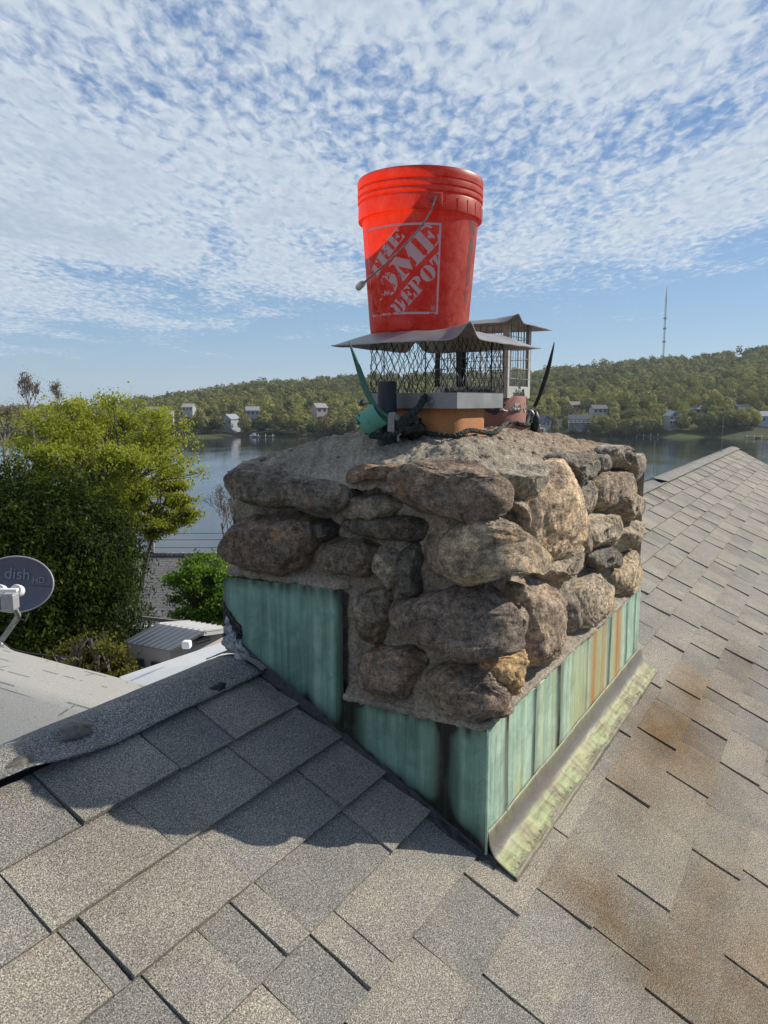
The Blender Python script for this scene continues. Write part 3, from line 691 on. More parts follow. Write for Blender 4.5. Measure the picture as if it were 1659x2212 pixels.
mb = MB(); mb.tube([e0+nvec*.08, e1+nvec*.08], .07, 6); mb.build('gutter', M['white'], nh)
mb = MB(); mb.tube([r0+Vector((0, 0, .03)), r1+Vector((0, 0, .03))], .09, 6); mb.build('ridge_cap', M['nroof'], nh)

zf = -3.3
F_, L_, R_, B_ = onz(365, 1405, zf), onz(270, 1387, zf), onz(501, 1357, zf), onz(418, 1345, zf)
A1, A2 = onz(442, 1364, zf+.27), onz(345, 1350, zf+.27)
sh = thing('garden_shed', 'small shed with a ribbed pale metal roof beyond the roof ridge', 'shed', (F_+R_+L_+B_)/4-Vector((0, 0, 5.4)))
Bk = L_+(R_-F_)
mb = MB(); 
def ribs(mb, a, b, c, d, n):
    nn = (b-a).cross(d-a).normalized(); nn = nn if nn.z > 0 else -nn
    q = [a, b, c, d]; mb.add(q+[p-nn*.06 for p in q], [(0, 1, 2, 3), (4, 7, 6, 5), (0, 4, 5, 1), (1, 5, 6, 2), (2, 6, 7, 3), (3, 7, 4, 0)])
    for k in range(n+1):
        p = a.lerp(b, k/n); r_ = d.lerp(c, k/n); mb.tube([p+nn*.008, r_+nn*.008], .014, 4)
A2 = A1+(L_-F_)
ribs(mb, L_, F_, A1, A2, 8); mb.build('roof_panel', M['shedroof'], sh)
mb = MB(); ribs(mb, Bk, R_, A1, A2, 8); mb.build('roof_panel', M['shedroof'], sh)
i_ = lambda a, b, t=.05: a.lerp(b, t)
cc_ = (F_+R_+L_+Bk)/4
wl = [cc_+(p-cc_)*.95 for p in (F_, R_, Bk, L_)]
mb = MB(); mb.add(wl+[p-Vector((0, 0, 5.4)) for p in wl], [(0, 1, 5, 4), (1, 2, 6, 5), (2, 3, 7, 6), (3, 0, 4, 7)])
ap = cc_+(A1-cc_)*.95; ap.z = A1.z-.1; ap2 = cc_+(A2-cc_)*.95; ap2.z = A1.z-.1
mb.add([wl[0], wl[1], ap, wl[3], wl[2], ap2], [(0, 1, 2), (3, 5, 4)]); mb.build('wall', M['tint'], sh, color=(.48, .43, .40))
for k, (a, w_, h_) in enumerate(((.72, .17, .50), (.30, .15, .26))):
    c = wl[0].lerp(wl[3], a)-Vector((0, 0, .20+h_/2)); dv = (wl[3]-wl[0]).normalized(); on = Vector((dv.y, -dv.x, 0)); on = on if on.dot(c) < 0 else -on
    MB().box(c+on*.03, (w_, .04, h_), math.atan2(dv.y, dv.x)).build('window', M['glass'], sh)
c = wl[0].lerp(wl[1], .52)-Vector((0, 0, -.05)); dv = (wl[1]-wl[0]).normalized(); on = Vector((dv.y, -dv.x, 0)); on = on if on.dot(c) < 0 else -on
mb = MB()
for k in range(5): mb.box(c+on*.03+Vector((0, 0, -.04*k+.05)), (.26, .04, .022), math.atan2(dv.y, dv.x))
mb.build('vent', M['dishgrey'], sh)
o = thing('wooden_trellis', 'grey wooden post with two cross rails beside the evergreen, behind the shed', 'trellis', at(345, 1375, 11.3)-Vector((0, 0, 4)))
mb = MB(); p = at(352, 1345, 11.3); mb.box(p-Vector((0, 0, 2.3)), (.09, .09, 4.7), .4); mb.build('post', M['wood'], o)
for y_ in (1340, 1372):
    a = at(303, y_-6, 11.15); b_ = at(392, y_+4, 11.35); MB().tube([a, b_], .035, 4).build('rail', M['wood'], o)
for k, y_ in enumerate((1152, 1166, 1183)):
    a = at(-400, y_-30, 38); b_ = at(1000, y_-18, 38); pts = [a.lerp(b_, t)+Vector((0, 0, -1.6*(1-(2*t-1)**2)*.35)) for t in np.linspace(0, 1, 24)]
    o = MB().tube(pts, .014, 5).build('power_line', M['blackmetal'], None); tag(o, '%s dark power line strung across in front of the lake' % ('topmost', 'middle', 'lowest')[k], 'cable', 'power lines over the near shore')

# ================================================================== the house with its roof
house = thing('house', 'house carrying the shingled roof slope the photo is taken from', 'house', (XE/2, YR, -8.6))
# course lines and slots read off the photograph
SP = .0855*U; S_REF = .786*U
def c5(x, y): return (x*.5208, 1382+y*.5208)
def c6(x, y): return ((1200+x*.4794)*.864, (1500+y*.4794)*.864)
slots = {}
for fn, lst in ((c5, [(850, 310, 950, 425), (610, 430, 735, 550), (210, 635, 315, 775), (945, 455, 1120, 605), (540, 685, 695, 870), (10, 970, 165, 1215), (1245, 555, 1410, 715), (835, 820, 1005, 1025), (320, 1160, 515, 1390), (1425, 730, 1615, 895), (1060, 1025, 1275, 1220), (950, 1095, 1165, 1320), (230, 1200, 435, 1470), (1390, 1140, 1605, 1355), (1285, 1230, 1510, 1450), (815, 1205, 1035, 1450), (580, 1400, 750, 1590)]),
                (c6, [(0, 1500, 185, 1680), (310, 1505, 565, 1760), (175, 1720, 455, 1965), (590, 1720, 875, 1945), (470, 1960, 750, 2212), (10, 1960, 285, 2212), (865, 2040, 1070, 2212), (495, 1215, 725, 1410), (720, 1450, 985, 1650), (985, 1665, 1280, 1890), (1295, 1880, 1500, 2040), (660, 935, 875, 1105), (875, 1135, 1105, 1300), (1110, 1315, 1365, 1495), (780, 745, 980, 875), (825, 675, 1020, 805), (915, 520, 1095, 635), (1050, 755, 1260, 870), (975, 910, 1190, 1050), (1190, 1080, 1425, 1230), (1095, 635, 1290, 745), (1265, 870, 1470, 995)])):
    for q in lst:
        a = onroof(*fn(q[0], q[1])); b_ = onroof(*fn(q[2], q[3])); s = (a.y+b_.y)/2*SL
        ci = math.floor((S_REF+SP-s)/SP); slots.setdefault(ci, []).append((a.x+b_.x)/2)
random.seed(5)
V = []; F = []; TO = []; STN = []
def stain_at(x, s):
    """brown run-off below the apron; x, s in picture units"""
    x /= U; s /= U; v = 0
    for cx_, cs, sx, ss, a in ((1.62, .30, .17, .10, .95), (1.90, .29, .17, .055, .9), (2.25, .22, .25, .07, .5), (1.35, .30, .14, .06, .5), (1.02, .29, .06, .07, .75), (.99, .17, .08, .08, .9), (1.10, .05, .12, .10, .65), (1.25, .12, .16, .08, .35), (1.5, .15, .3, .1, .25)):
        v += a*math.exp(-((x-cx_)/sx)**2-((s-cs)/ss)**2)
    return min(1, v)
def P_roof(x, s, h): y = s/SL; return Vector((x, y, roofz(y)))+NR*h
def slab(x0, x1, s0, s1, hb, ht, tone):
    """one shingle tab: bottom edge s0 (thick), top edge s1 (tucked under)"""
    nx = max(3, int((x1-x0)/.028)); ns = 4; b = len(V)
    w1, w2 = random.uniform(0, 9), random.uniform(0, 9); st0 = stain_at((x0+x1)/2, (s0+s1)/2)*random.uniform(.55, 1.35)
    lift = random.uniform(0, .0025) if random.random() < .8 else random.uniform(.002, .006)
    for j in range(ns+1):
        for i in range(nx+1):
            a = i/nx; t = j/ns; x = x0+(x1-x0)*a; s = s0+(s1-s0)*t
            if j == 0: s += .0016*mn.noise(Vector((x*42, w1, 0)))+.0012*mn.noise(Vector((x*140, w1, 3)))
            if i in (0, nx): x += .0018*mn.noise(Vector((s*36, w2+i, 0)))+.0009*mn.noise(Vector((s*150, w2+i, 1)))
            h = hb*(1-t)+ht*t+lift*(1-t)**2*(1+.8*mn.noise(Vector((x*7, w2, 0))))+.0012*mn.noise(Vector((x*11, s*11, 2)))
            V.append(P_roof(x, s, h)); TO.append(tone); STN.append(min(1, .38*st0+.66*stain_at(x, s)))
    n1 = nx+1
    for j in range(ns):
        for i in range(nx): F.append((b+j*n1+i, b+j*n1+i+1, b+(j+1)*n1+i+1, b+(j+1)*n1+i))
    bb = len(V)
    rim = [b+i for i in range(n1)]+[b+j*n1+nx for j in range(1, ns+1)]+[b+ns*n1+i for i in range(nx-1, -1, -1)]+[b+j*n1 for j in range(ns-1, 0, -1)]
    for r_ in rim:
        V.append(V[r_]-NR*(.0042+hb)); TO.append(0.0); STN.append(STN[r_])
    for k in range(len(rim)):
        k2 = (k+1) % len(rim); F.append((rim[k2], rim[k], bb+k, bb+k2))
ncourse = int((S_REF+SP-YB*SL)/SP)+1
for ci in range(0, ncourse):
    s0 = S_REF-ci*SP; s1 = s0+SP+.012
    known = sorted(slots.get(ci, [])); xs = []
    x = XW
    near_lo, near_hi = (.25*U, 1.6*U)
    if known:
        lo = known[0]; hi = known[-1]
        while x < lo-.12: xs.append(x); x += random.uniform(.12, .36)
        xs += known; x = hi+random.uniform(.15, .32)
    while x < XE: xs.append(x); x += random.uniform(.10, .34)
    xs.append(XE)
    if xs[0] > XW: xs = [XW]+xs
    hi_ = False
    for a, b_ in zip(xs, xs[1:]):
        if b_-a < .02: continue
        hi_ = not hi_ if random.random() < .93 else hi_
        ex = .0055 if hi_ else 0.0; far_ = min(1, max(0, (a-1.3)/2.5))
        g = random.choice((.0012, .0020, .0032))+.0035*far_; tone = min(1, max(0, random.gauss(.72 if hi_ else .32, .2)))
        if ci >= ncourse-2 and False: continue
        slab(a+g, b_-g, s0, s1, .0085+ex, .0015+ex*.3, tone)
mk('shingles', [tuple(v) for v in V], F, M['shingle'], house, attrs={'tone': TO, 'stain': STN})
mb = MB(); yb_, yr_ = YB, YR
def deckslab(mb, y0, y1, side):
    f = (lambda y: roofz(y)) if side < 0 else (lambda y: ZR-(y-YR)*K)
    mb.add([(XW, y0, f(y0)-.004), (XE, y0, f(y0)-.004), (XE, y1, f(y1)-.004), (XW, y1, f(y1)-.004), (XW, y0, f(y0)-.16), (XE, y0, f(y0)-.16), (XE, y1, f(y1)-.16), (XW, y1, f(y1)-.16)], [(0, 1, 2, 3), (4, 7, 6, 5), (0, 4, 5, 1), (1, 5, 6, 2), (2, 6, 7, 3), (3, 7, 4, 0)])
deckslab(mb, YB, YR, -1); mb.build('roof_deck', M['deck'], house)
yb2 = YR+2.6
mb = MB(); deckslab(mb, YR+.002, yb2, 1); mb.build('rear_roof', M['shingle'], house)
mb = MB(); ym = (YB+yb2)/2; mb.box(((XW+XE)/2, ym, (roofz(YB)-8.9)/2), (XE-XW-.6, yb2-YB-.7, abs(roofz(YB)+8.9)-.3))
mb.add([(XE-.3, YB+.35, roofz(YB)), (XE-.3, yb2-.35, roofz(YB)), (XE-.3, YR, ZR-.2), (XW+.3, YB+.35, roofz(YB)), (XW+.3, yb2-.35, roofz(YB)), (XW+.3, YR, ZR-.2)], [(0, 1, 2), (3, 5, 4)])
mb.build('wall', M['tint'], house, color=(.62, .60, .55))
mb = MB()
for y0, y1, f in ((YB, YR, lambda y: roofz(y)), (YR, yb2, lambda y: ZR-(y-YR)*K)):
    mb.add([(XE+.002, y0, f(y0)+.006), (XE+.03, y0, f(y0)+.006), (XE+.03, y1, f(y1)+.006), (XE+.002, y1, f(y1)+.006), (XE+.002, y0, f(y0)-.16), (XE+.03, y0, f(y0)-.16), (XE+.03, y1, f(y1)-.16), (XE+.002, y1, f(y1)-.16)], [(0, 1, 2, 3), (4, 7, 6, 5), (0, 4, 5, 1), (1, 5, 6, 2), (2, 6, 7, 3), (3, 7, 4, 0)])
mb.build('rake_trim', M['galv'], house)
# ridge cap: long felt strips bent over the ridge, edge lifted in places
def cap_strip(x0, x1, base, seed, lapend=False):
    nx = int((x1-x0)/.03)+2; ny = 26; Vv = []
    for j in range(ny):
        for i in range(nx):
            a = i/(nx-1); x = x0+(x1-x0)*a; t = j/(ny-1)*2-1; wd = .101+.005*mn.noise(Vector((x*2.5, seed, 0)))+.004*mn.noise(Vector((x*25, seed, 0)))
            if t < 0 and .30*U < x < .70*U: wd += .012*math.exp(-((x-.42*U)/.09)**2)
            d = t*wd; rr = .045
            y = YR+d*.885; z = ZR-K*(math.sqrt(d*d*.78+rr*rr)-rr)+base
            lift = 0
            if t < -.45:
                lift = (-t-.45)/.55
                lift = lift**1.6*(.001+.034*math.exp(-((x-.47*U)/(.085*U))**2)+.006*max(0, mn.noise(Vector((x*2.2, 7+seed, 0)))))
            z += lift+.003*mn.noise(Vector((x*6, t*3, seed)))
            if lapend: z += .018*math.exp(-(a*(x1-x0)/.12)**2)*max(0, -t+.3)
            Vv.append((x, y, z))
    i, j = np.meshgrid(np.arange(nx-1), np.arange(ny-1)); a = (j*nx+i).ravel(); Ff = np.stack([a, a+1, a+1+nx, a+nx], 1)
    o = mk('ridge_cap', Vv, Ff, M['capfelt'], house, True, attrs={'tone': [.45]*len(Vv), 'stain': [0]*len(Vv)})
    md = o.modifiers.new('solid', 'SOLIDIFY'); md.thickness = .003; md.offset = 1; return o
cap_strip(XW, X0-.02, -.006, 1)
cap_strip(X0-.03, 4.30*U, .002, 2)
cap_strip(4.18*U, XE+.02, .008, 3, True)
for x, y, s in ((470, 1493, .018), (128, 1545, .028), (48, 1660, .022)):
    P = onroof(x, y); 
    if y < 1560 and x < 200: P = Vector((.595*U, YR-.03, roofz(YR-.03)+.004))
    # tar blots on the cap
    pts = 22; Vv = [P+NR*.022]; 
    for k in range(pts):
        an = k/pts*6.283; rr = s*(1+.5*mn.noise(Vector((math.cos(an)*1.7, math.sin(an)*1.7, x)))); Vv.append(P+Vector((math.cos(an)*rr*1.3, math.sin(an)*rr*.75, K*math.sin(an)*rr*.75))+NR*.012)
    o = mk('tar_blot', [tuple(v) for v in Vv], [(0, 1+k, 1+(k+1) % pts) for k in range(pts)], simple('old_sealant', (.10, .09, .07), .5, 0, .5, 90, .5, .004) if x != 470 else bpy.data.materials['old_sealant'] if 'old_sealant' in bpy.data.materials else M['tar'], house, True)
# lower wing roof on the left, low pitch
zr_ = -1.30; a_ = onz(0, 1478, zr_); xr = a_.x
best = None
for w_ in np.linspace(.2, 6, 300):
    e = Vector((xr+w_, 0, zr_-.17*w_)); r_ = ray(140, 1434); t = e.x/r_.x; zz_ = r_.z*t
    if best is None or abs(zz_-e.z) < best[0]: best = (abs(zz_-e.z), w_)
ww_ = best[1]; xe_, ze_ = xr+ww_, zr_-.17*ww_
ya, yb_ = YR+.6, 9.5
mb = []; TOW = []
nx, ny = 60, 200
def fw(a, b): 
    x = xr+ww_*a; y = ya+(yb_-ya)*b; return (x, y, zr_-.17*ww_*a+.004*mn.noise(Vector((x*3, y*3, 0)))-.018*(1-min(1, a*ww_/.10))**2)
Vv, Ff = grid(nx, ny, fw)
o = mk('wing_roof', Vv, Ff, M['wingshingle'], house, True, attrs={'tone': [.6]*len(Vv), 'stain': [0]*len(Vv)})
def fw2(a, b):
    x = xr-2.2*a; y = ya+(yb_-ya)*b; return (x, y, zr_-.40*2.2*a-.018*(1-min(1, a*2.2/.10))**2)
Vv, Ff = grid(20, 60, fw2); Ff = Ff[:, ::-1]
mk('wing_roof', Vv, Ff, M['wingshingle'], house, True, attrs={'tone': [.7]*len(Vv), 'stain': [0]*len(Vv)})
mb = MB(); mb.box(((xe_+xr-2.2)/2, (ya+yb_)/2, -5.2), (ww_+1.8, yb_-ya-.4, 6.6)); mb.build('wall', M['tint'], house, color=(.62, .60, .55))
# white metal gutter / flat edge beyond the ridge
q = [at(258, 1462, 4.5), at(300, 1500, 3.7), at(530, 1412, 3.7), at(530, 1370, 4.5)]
mb = MB(); mb.add(q+[p-Vector((0, 0, .12)) for p in q], [(0, 1, 2, 3), (4, 7, 6, 5), (0, 4, 5, 1), (1, 5, 6, 2), (2, 6, 7, 3), (3, 7, 4, 0)]); mb.build('white_coping', M['white'], house)
p = at(404, 1410, 4.3)+Vector((0, 0, .05)); MB().box(p, (.05, .05, .045), .5).build('coping_block', M['white'], house, bevel=.01)
# lightning rods beyond the ridge
for x, y0_, y1_, lab in ((1411.7, 951, 1016, 'thin upright rod on the ridge, close beside the chimney top'), (1558.7, 905, 967, 'thin upright rod on the ridge near the far gable end')):
    r_ = ray(x, y1_); P = r_*(YR/r_.y); r2 = ray(x, y0_); T = Vector((P.x, P.y, r2.z*(P.y/r2.y)))
    o = thing('lightning_rod', lab, 'rod', (P.x, P.y, ZR), 'rods along the ridge')
    MB().tube([(P.x, P.y, ZR-.02), T], [.0035, .0025], 6).build('shaft', M['galv'], o); MB().lathe([(.001, .03), (.02, .03), (.03, .0), (.001, 0)], (P.x, P.y, ZR+.0), 10).build('base', M['galv'], o)

# ================================================================== satellite dish
Dd = 5.9; dc = at(40, 1264, Dd)
fdir = fl(1, 0).normalized(); rdir = Vector((math.sin(YAW), -math.cos(YAW), 0))
nrm = (-fdir*.93+rdir*.05+Vector((0, 0, .36))).normalized(); ux = rdir.copy(); ux = (ux-nrm*ux.dot(nrm)).normalized(); ux = (ux+Vector((0, 0, -.06))).normalized(); uy = nrm.cross(ux).normalized()
MD = Matrix((ux, uy, nrm)).transposed()
foot = at(2, 1402, Dd-.1)
ds = thing('satellite_dish', 'dark grey oval satellite dish on a pole at the left edge', 'satellite dish', foot)
rx, ry = 82/1680*Dd, 62/1680*Dd
def fd(a, b):
    r = a; t = b*2*math.pi; q = MD@Vector((rx*r*math.cos(t), ry*r*math.sin(t), .055*r*r)); return tuple(q+dc)
Vv, Ff = grid(14, 65, fd); o = mk('reflector', Vv, Ff, M['dish'], ds, True); md = o.modifiers.new('s', 'SOLIDIFY'); md.thickness = .008
rimp = [dc+MD@Vector((rx*math.cos(t), ry*math.sin(t), .057)) for t in np.linspace(0, 2*math.pi, 65)]
MB().tube(rimp, .0065, 6, False).build('rim', M['dishgrey'], ds, True)
def textmesh(s, size):
    cu = bpy.data.curves.new('t', 'FONT'); cu.body = s; cu.size = size; cu.align_x = 'LEFT'; cu.extrude = .0006; cu.resolution_u = 3
    to = bpy.data.objects.new('t', cu); COL.objects.link(to); dg = bpy.context.evaluated_depsgraph_get(); me = bpy.data.meshes.new_from_object(to.evaluated_get(dg)); bpy.data.objects.remove(to); return me
for s, size, x_, y_ in (('dish', .125, -.115, .045), ('HD', .072, .105, .022)):
    me = textmesh(s, size)
    for v in me.vertices:
        xx, yy = v.co.x+x_, v.co.y+y_; r2 = (xx/rx)**2+(yy/ry)**2
        v.co = MD@Vector((xx, yy, .055*r2+.009+v.co.z))+dc-ORG[ds.name]
    me.name = 'lettering'; o = link('lettering', me, M['dishtext'], ds)
lnb = at(18, 1302, Dd-.62); arm0 = at(30, 1350, Dd-.35)
MB().tube([foot, at(2, 1385, Dd-.05), at(38, 1335, Dd+.02), dc-nrm*.05], [.022, .022, .022, .02], 10).build('mast', M['galv'], ds, True)
MB().tube([at(30, 1345, Dd-.05), at(40, 1330, Dd-.25), at(33, 1316, Dd-.45), lnb], .02, 6).build('arm', M['dishgrey'], ds, True)
MB().box(at(22, 1299, Dd-.62), (.09, .10, .12), YAW-math.pi/2).build('receiver_box', M['dishgrey'], ds, bevel=.012)
MB().box(at(4, 1275, Dd-.66), (.22, .04, .022), YAW-math.pi/2).build('receiver_bar', M['white'], ds, bevel=.004)
for x_ in (0, 37): MB().lathe([(.001, .03), (.040, .03), (.044, .02), (.044, -.03), (.03, -.05)], at(x_, 1276, Dd-.52), 20, MD).build('feedhorn', M['white'], ds, True)
MB().tube([foot-Vector((0, 0, .02)), foot+Vector((0, 0, .03))], [.09, .03], 8).build('foot_plate', M['galv'], ds)
MB().tube([at(40, 1335, Dd-.3), at(55, 1342, Dd-.3), at(62, 1325, Dd-.2)], .006, 5).build('cable', M['pvc'], ds, True)
MB().tube([at(4, 1385, Dd-.2), at(25, 1402, Dd-.25), at(60, 1410, Dd-.3), at(110, 1417, Dd-.4), at(150, 1420, Dd-.4)], .006, 5).build('cable', M['pvc'], ds, True)

# ================================================================== stone chimney
ch = thing('stone_chimney', 'stone chimney with green copper flashing standing on the shingled roof', 'chimney', ((X0+X1)/2, (Y0+Y1)/2, roofz(Y0)))
RC = .034*U                                               # corner rounding
def wrap(s, z, d):
    """s: metres round the front corner (left face negative), d: out of the face"""
    if s <= -RC: return Vector((X0-d, Y0-s, z))
    if s >= RC: return Vector((X0+s, Y0-d, z))
    a = (s/RC+1)/2*math.pi/2; r = RC+d
    return Vector((X0+RC-math.cos(a)*r, Y0+RC-math.sin(a)*r, z))
def c2(x, y): return (x*.5729+466.6, y*.5729+898.6)
def face_sz(cx_, cy_):
    px_, py_ = c2(cx_, cy_); r = ray(px_, py_)
    PL = r*(X0/r.x); PR = r*(Y0/r.y)
    if PL.y >= Y0: return (-(PL.y-Y0), PL.z)
    return (PR.x-X0, PR.z)
STONES = [
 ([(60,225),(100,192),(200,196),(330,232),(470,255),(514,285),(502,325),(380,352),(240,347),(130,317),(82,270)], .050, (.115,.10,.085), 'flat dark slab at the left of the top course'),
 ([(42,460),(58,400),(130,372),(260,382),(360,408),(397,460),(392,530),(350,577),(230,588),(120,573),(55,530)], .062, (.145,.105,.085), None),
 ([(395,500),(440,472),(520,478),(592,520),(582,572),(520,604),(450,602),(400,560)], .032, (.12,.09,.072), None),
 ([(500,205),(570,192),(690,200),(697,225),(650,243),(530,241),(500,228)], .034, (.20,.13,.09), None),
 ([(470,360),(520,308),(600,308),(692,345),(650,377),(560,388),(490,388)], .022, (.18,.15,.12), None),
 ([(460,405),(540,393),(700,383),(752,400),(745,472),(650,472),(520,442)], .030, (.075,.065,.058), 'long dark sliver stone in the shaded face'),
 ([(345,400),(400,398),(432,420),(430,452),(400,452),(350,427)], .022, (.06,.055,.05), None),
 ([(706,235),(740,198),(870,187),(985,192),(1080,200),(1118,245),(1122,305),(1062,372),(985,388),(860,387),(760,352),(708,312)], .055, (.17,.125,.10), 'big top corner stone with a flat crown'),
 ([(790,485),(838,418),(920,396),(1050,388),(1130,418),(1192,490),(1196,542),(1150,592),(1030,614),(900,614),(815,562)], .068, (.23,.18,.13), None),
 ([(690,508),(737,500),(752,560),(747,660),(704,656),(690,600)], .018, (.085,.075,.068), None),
 ([(640,762),(668,698),(760,668),(900,658),(1000,653),(1092,660),(1117,740),(1102,812),(1040,872),(920,898),(800,883),(688,832)], .062, (.135,.105,.09), 'largest corner stone, second course above the copper'),
 ([(560,680),(618,650),(642,700),(620,790),(588,862),(540,852),(518,790),(530,720)], .022, (.14,.115,.095), None),
 ([(528,960),(560,902),(620,880),(700,884),(752,930),(752,992),(710,1052),(640,1062),(568,1022)], .036, (.17,.12,.10), None),
 ([(800,1002),(860,958),(960,944),(1040,960),(1090,1000),(1078,1062),(1040,1130),(960,1128),(860,1068)], .050, (.17,.13,.105), None),
 ([(1000,935),(1060,885),(1125,878),(1146,925),(1142,985),(1085,1050),(1048,1000)], .045, (.33,.22,.11), 'yellowish corner stone just above the copper'),
 ([(600,505),(670,520),(685,600),(640,640),(600,590)], .016, (.20,.17,.14), None),
 ([(1165,440),(1180,330),(1240,240),(1302,185),(1342,240),(1368,340),(1362,442),(1312,522),(1240,556),(1195,500)], .066, (.34,.25,.175), 'large smooth tan stone high on the sunlit face'),
 ([(1288,172),(1340,152),(1392,150),(1412,190),(1402,232),(1342,258),(1308,205)], .045, (.12,.11,.10), None),
 ([(1408,162),(1440,150),(1472,150),(1482,200),(1422,216)], .036, (.13,.12,.11), None),
 ([(1478,128),(1530,124),(1572,135),(1603,160),(1598,240),(1562,262),(1540,200),(1480,172)], .048, (.19,.17,.15), None),
 ([(1430,252),(1470,210),(1530,208),(1547,270),(1532,332),(1470,342),(1434,302)], .046, (.21,.165,.13), None),
 ([(1375,262),(1415,240),(1430,282),(1421,352),(1388,372),(1371,320)], .030, (.20,.175,.15), None),
 ([(1498,332),(1560,288),(1594,298),(1592,352),(1552,402),(1508,382)], .040, (.21,.175,.14), None),
 ([(1372,420),(1420,370),(1490,380),(1510,438),(1480,492),(1400,490)], .036, (.26,.22,.17), None),
 ([(1520,430),(1572,390),(1592,430),(1582,492),(1545,512)], .036, (.26,.215,.165), None),
 ([(1412,502),(1470,490),(1542,500),(1532,560),(1470,582),(1416,552)], .034, (.10,.095,.09), None),
 ([(1225,570),(1290,508),(1342,498),(1372,540),(1361,602),(1300,622),(1236,606)], .040, (.23,.19,.15), None),
 ([(1168,660),(1220,612),(1290,678),(1322,760),(1312,862),(1262,932),(1200,955),(1160,880),(1160,760)], .052, (.24,.18,.14), 'tall upright stone low on the sunlit face'),
 ([(1355,680),(1420,608),(1492,610),(1492,682),(1450,762),(1400,806),(1362,772)], .040, (.27,.22,.17), None),
 ([(1508,590),(1560,518),(1592,540),(1597,622),(1540,678),(1505,652)], .036, (.29,.23,.16), None),
 ([(1118,632),(1170,640),(1162,700),(1128,692)], .030, (.19,.16,.13), None),
 ([(1115,742),(1160,720),(1150,822),(1110,852)], .026, (.21,.175,.14), None),
 ([(1120,225),(1190,198),(1240,200),(1215,262),(1175,318),(1138,295)], .034, (.23,.205,.17), None),
 ([(1330,690),(1352,680),(1360,790),(1335,830),(1325,760)], .024, (.16,.14,.12), None),
 ([(1130,330),(1165,320),(1172,400),(1145,415)], .024, (.20,.17,.14), None),
 ([(1380,380),(1360,470),(1385,520),(1400,470)], .02, (.18,.15,.12), None),
]
def ico(n):
    bm = bmesh.new(); bmesh.ops.create_icosphere(bm, subdivisions=n, radius=1)
    V = [v.co.copy() for v in bm.verts]; F = [[v.index for v in f.verts] for f in bm.faces]; bm.free(); return V, F
I5, I6 = ico(5), ico(6)
def stone(poly, T, col, seed, label=None, backd=.03, base=-.022):
    pts = [face_sz(*p) for p in poly]; n = len(pts)
    if min(p[0] for p in pts) < -.05 and max(p[0] for p in pts) > .03: pts = [(a*.88 if a > 0 else a, b) for a, b in pts]; T *= 1.12
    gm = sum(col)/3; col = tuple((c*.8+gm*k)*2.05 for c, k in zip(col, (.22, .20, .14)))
    cs = sum(p[0] for p in pts)/n; cz = sum(p[1] for p in pts)/n
    sx_ = 1.04 if cs < -.42 else 1.13
    pts = [(cs+(a-cs)*sx_+(.006 if a > cs else -.006), cz+(b-cz)*1.12+(.005 if b > cz else -.005)) for a, b in pts]
    NA = 96; R = []
    for k in range(NA):
        a = k/NA*2*math.pi; dx, dz = math.cos(a), math.sin(a); best = .005
        for i in range(n):
            (x1, y1), (x2, y2) = pts[i], pts[(i+1) % n]; x1 -= cs; x2 -= cs; y1 -= cz; y2 -= cz
            den = dx*(y2-y1)-dz*(x2-x1)
            if abs(den) < 1e-9: continue
            t = (x1*(y2-y1)-y1*(x2-x1))/den; u = (x1*dz-y1*dx)/den
            if t > 0 and -1e-6 <= u <= 1+1e-6: best = max(best, t)
        R.append(best)
    R = [(R[k-2]+2*R[k-1]+3*R[k]+2*R[(k+1) % NA]+R[(k+2) % NA])/9 for k in range(NA)]
    rmean = sum(R)/NA; VV, FF = I6 if rmean > .07 else I5; out = []
    sv = Vector((seed*3.1, seed*1.7, seed*2.3)); rnd = random.Random(seed)
    planes = [(Vector((rnd.gauss(0, 1), rnd.gauss(0, 1), abs(rnd.gauss(.3, .7)))).normalized(), rnd.uniform(.66, .88)) for _ in range(9)]
    for v in VV:
        rho = math.hypot(v.x, v.y); a = math.atan2(v.y, v.x) % (2*math.pi); k = a/(2*math.pi)*NA; k0 = int(k) % NA; f = k-int(k)
        Rr = R[k0]*(1-f)+R[(k0+1) % NA]*f
        g = rho**.42; h = abs(v.z)**.40*(1 if v.z > 0 else -1)
        q = Vector((v.x/(rho+1e-9)*g, v.y/(rho+1e-9)*g, h))
        for pn, pd in planes:                            # knock facets off
            e = q.dot(pn)-pd
            if e > 0: q = q-pn*e*.62
        n1 = fbm(q*1.3+sv, 3); n2 = fbm(q*3.6+sv, 5, .7); n3 = fbm(Vector((q.x*2.2, q.y*11, q.z*2))+sv, 4, .6)
        s_ = cs+q.x*Rr*(1+.03*n1+.012*n2); z_ = cz+q.y*Rr*(1+.03*n1+.012*n2)
        amp = min(1, T/.045)
        d = base+(T+.024)*max(q.z, 0)+backd*min(q.z, 0)+(.007*n1+.0042*n2+.0022*n3+.0016*fbm(q*16+sv, 3, .6))*amp*(1 if q.z > 0 else .3)
        out.append(tuple(wrap(s_, z_, d)))
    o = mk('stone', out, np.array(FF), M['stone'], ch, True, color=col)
    if label: o['label'] = label
    return o
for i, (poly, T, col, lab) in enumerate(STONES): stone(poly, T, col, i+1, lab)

# copper top line (the mortar ends there)
zR = -.4415*U; zL1 = -.278*U; zL2 = -.444*U; YS = .616*U   # step in the left flashing
def coptop(s):
    if s >= 0: return zR
    return zL2 if -s < YS-Y0 else zL1
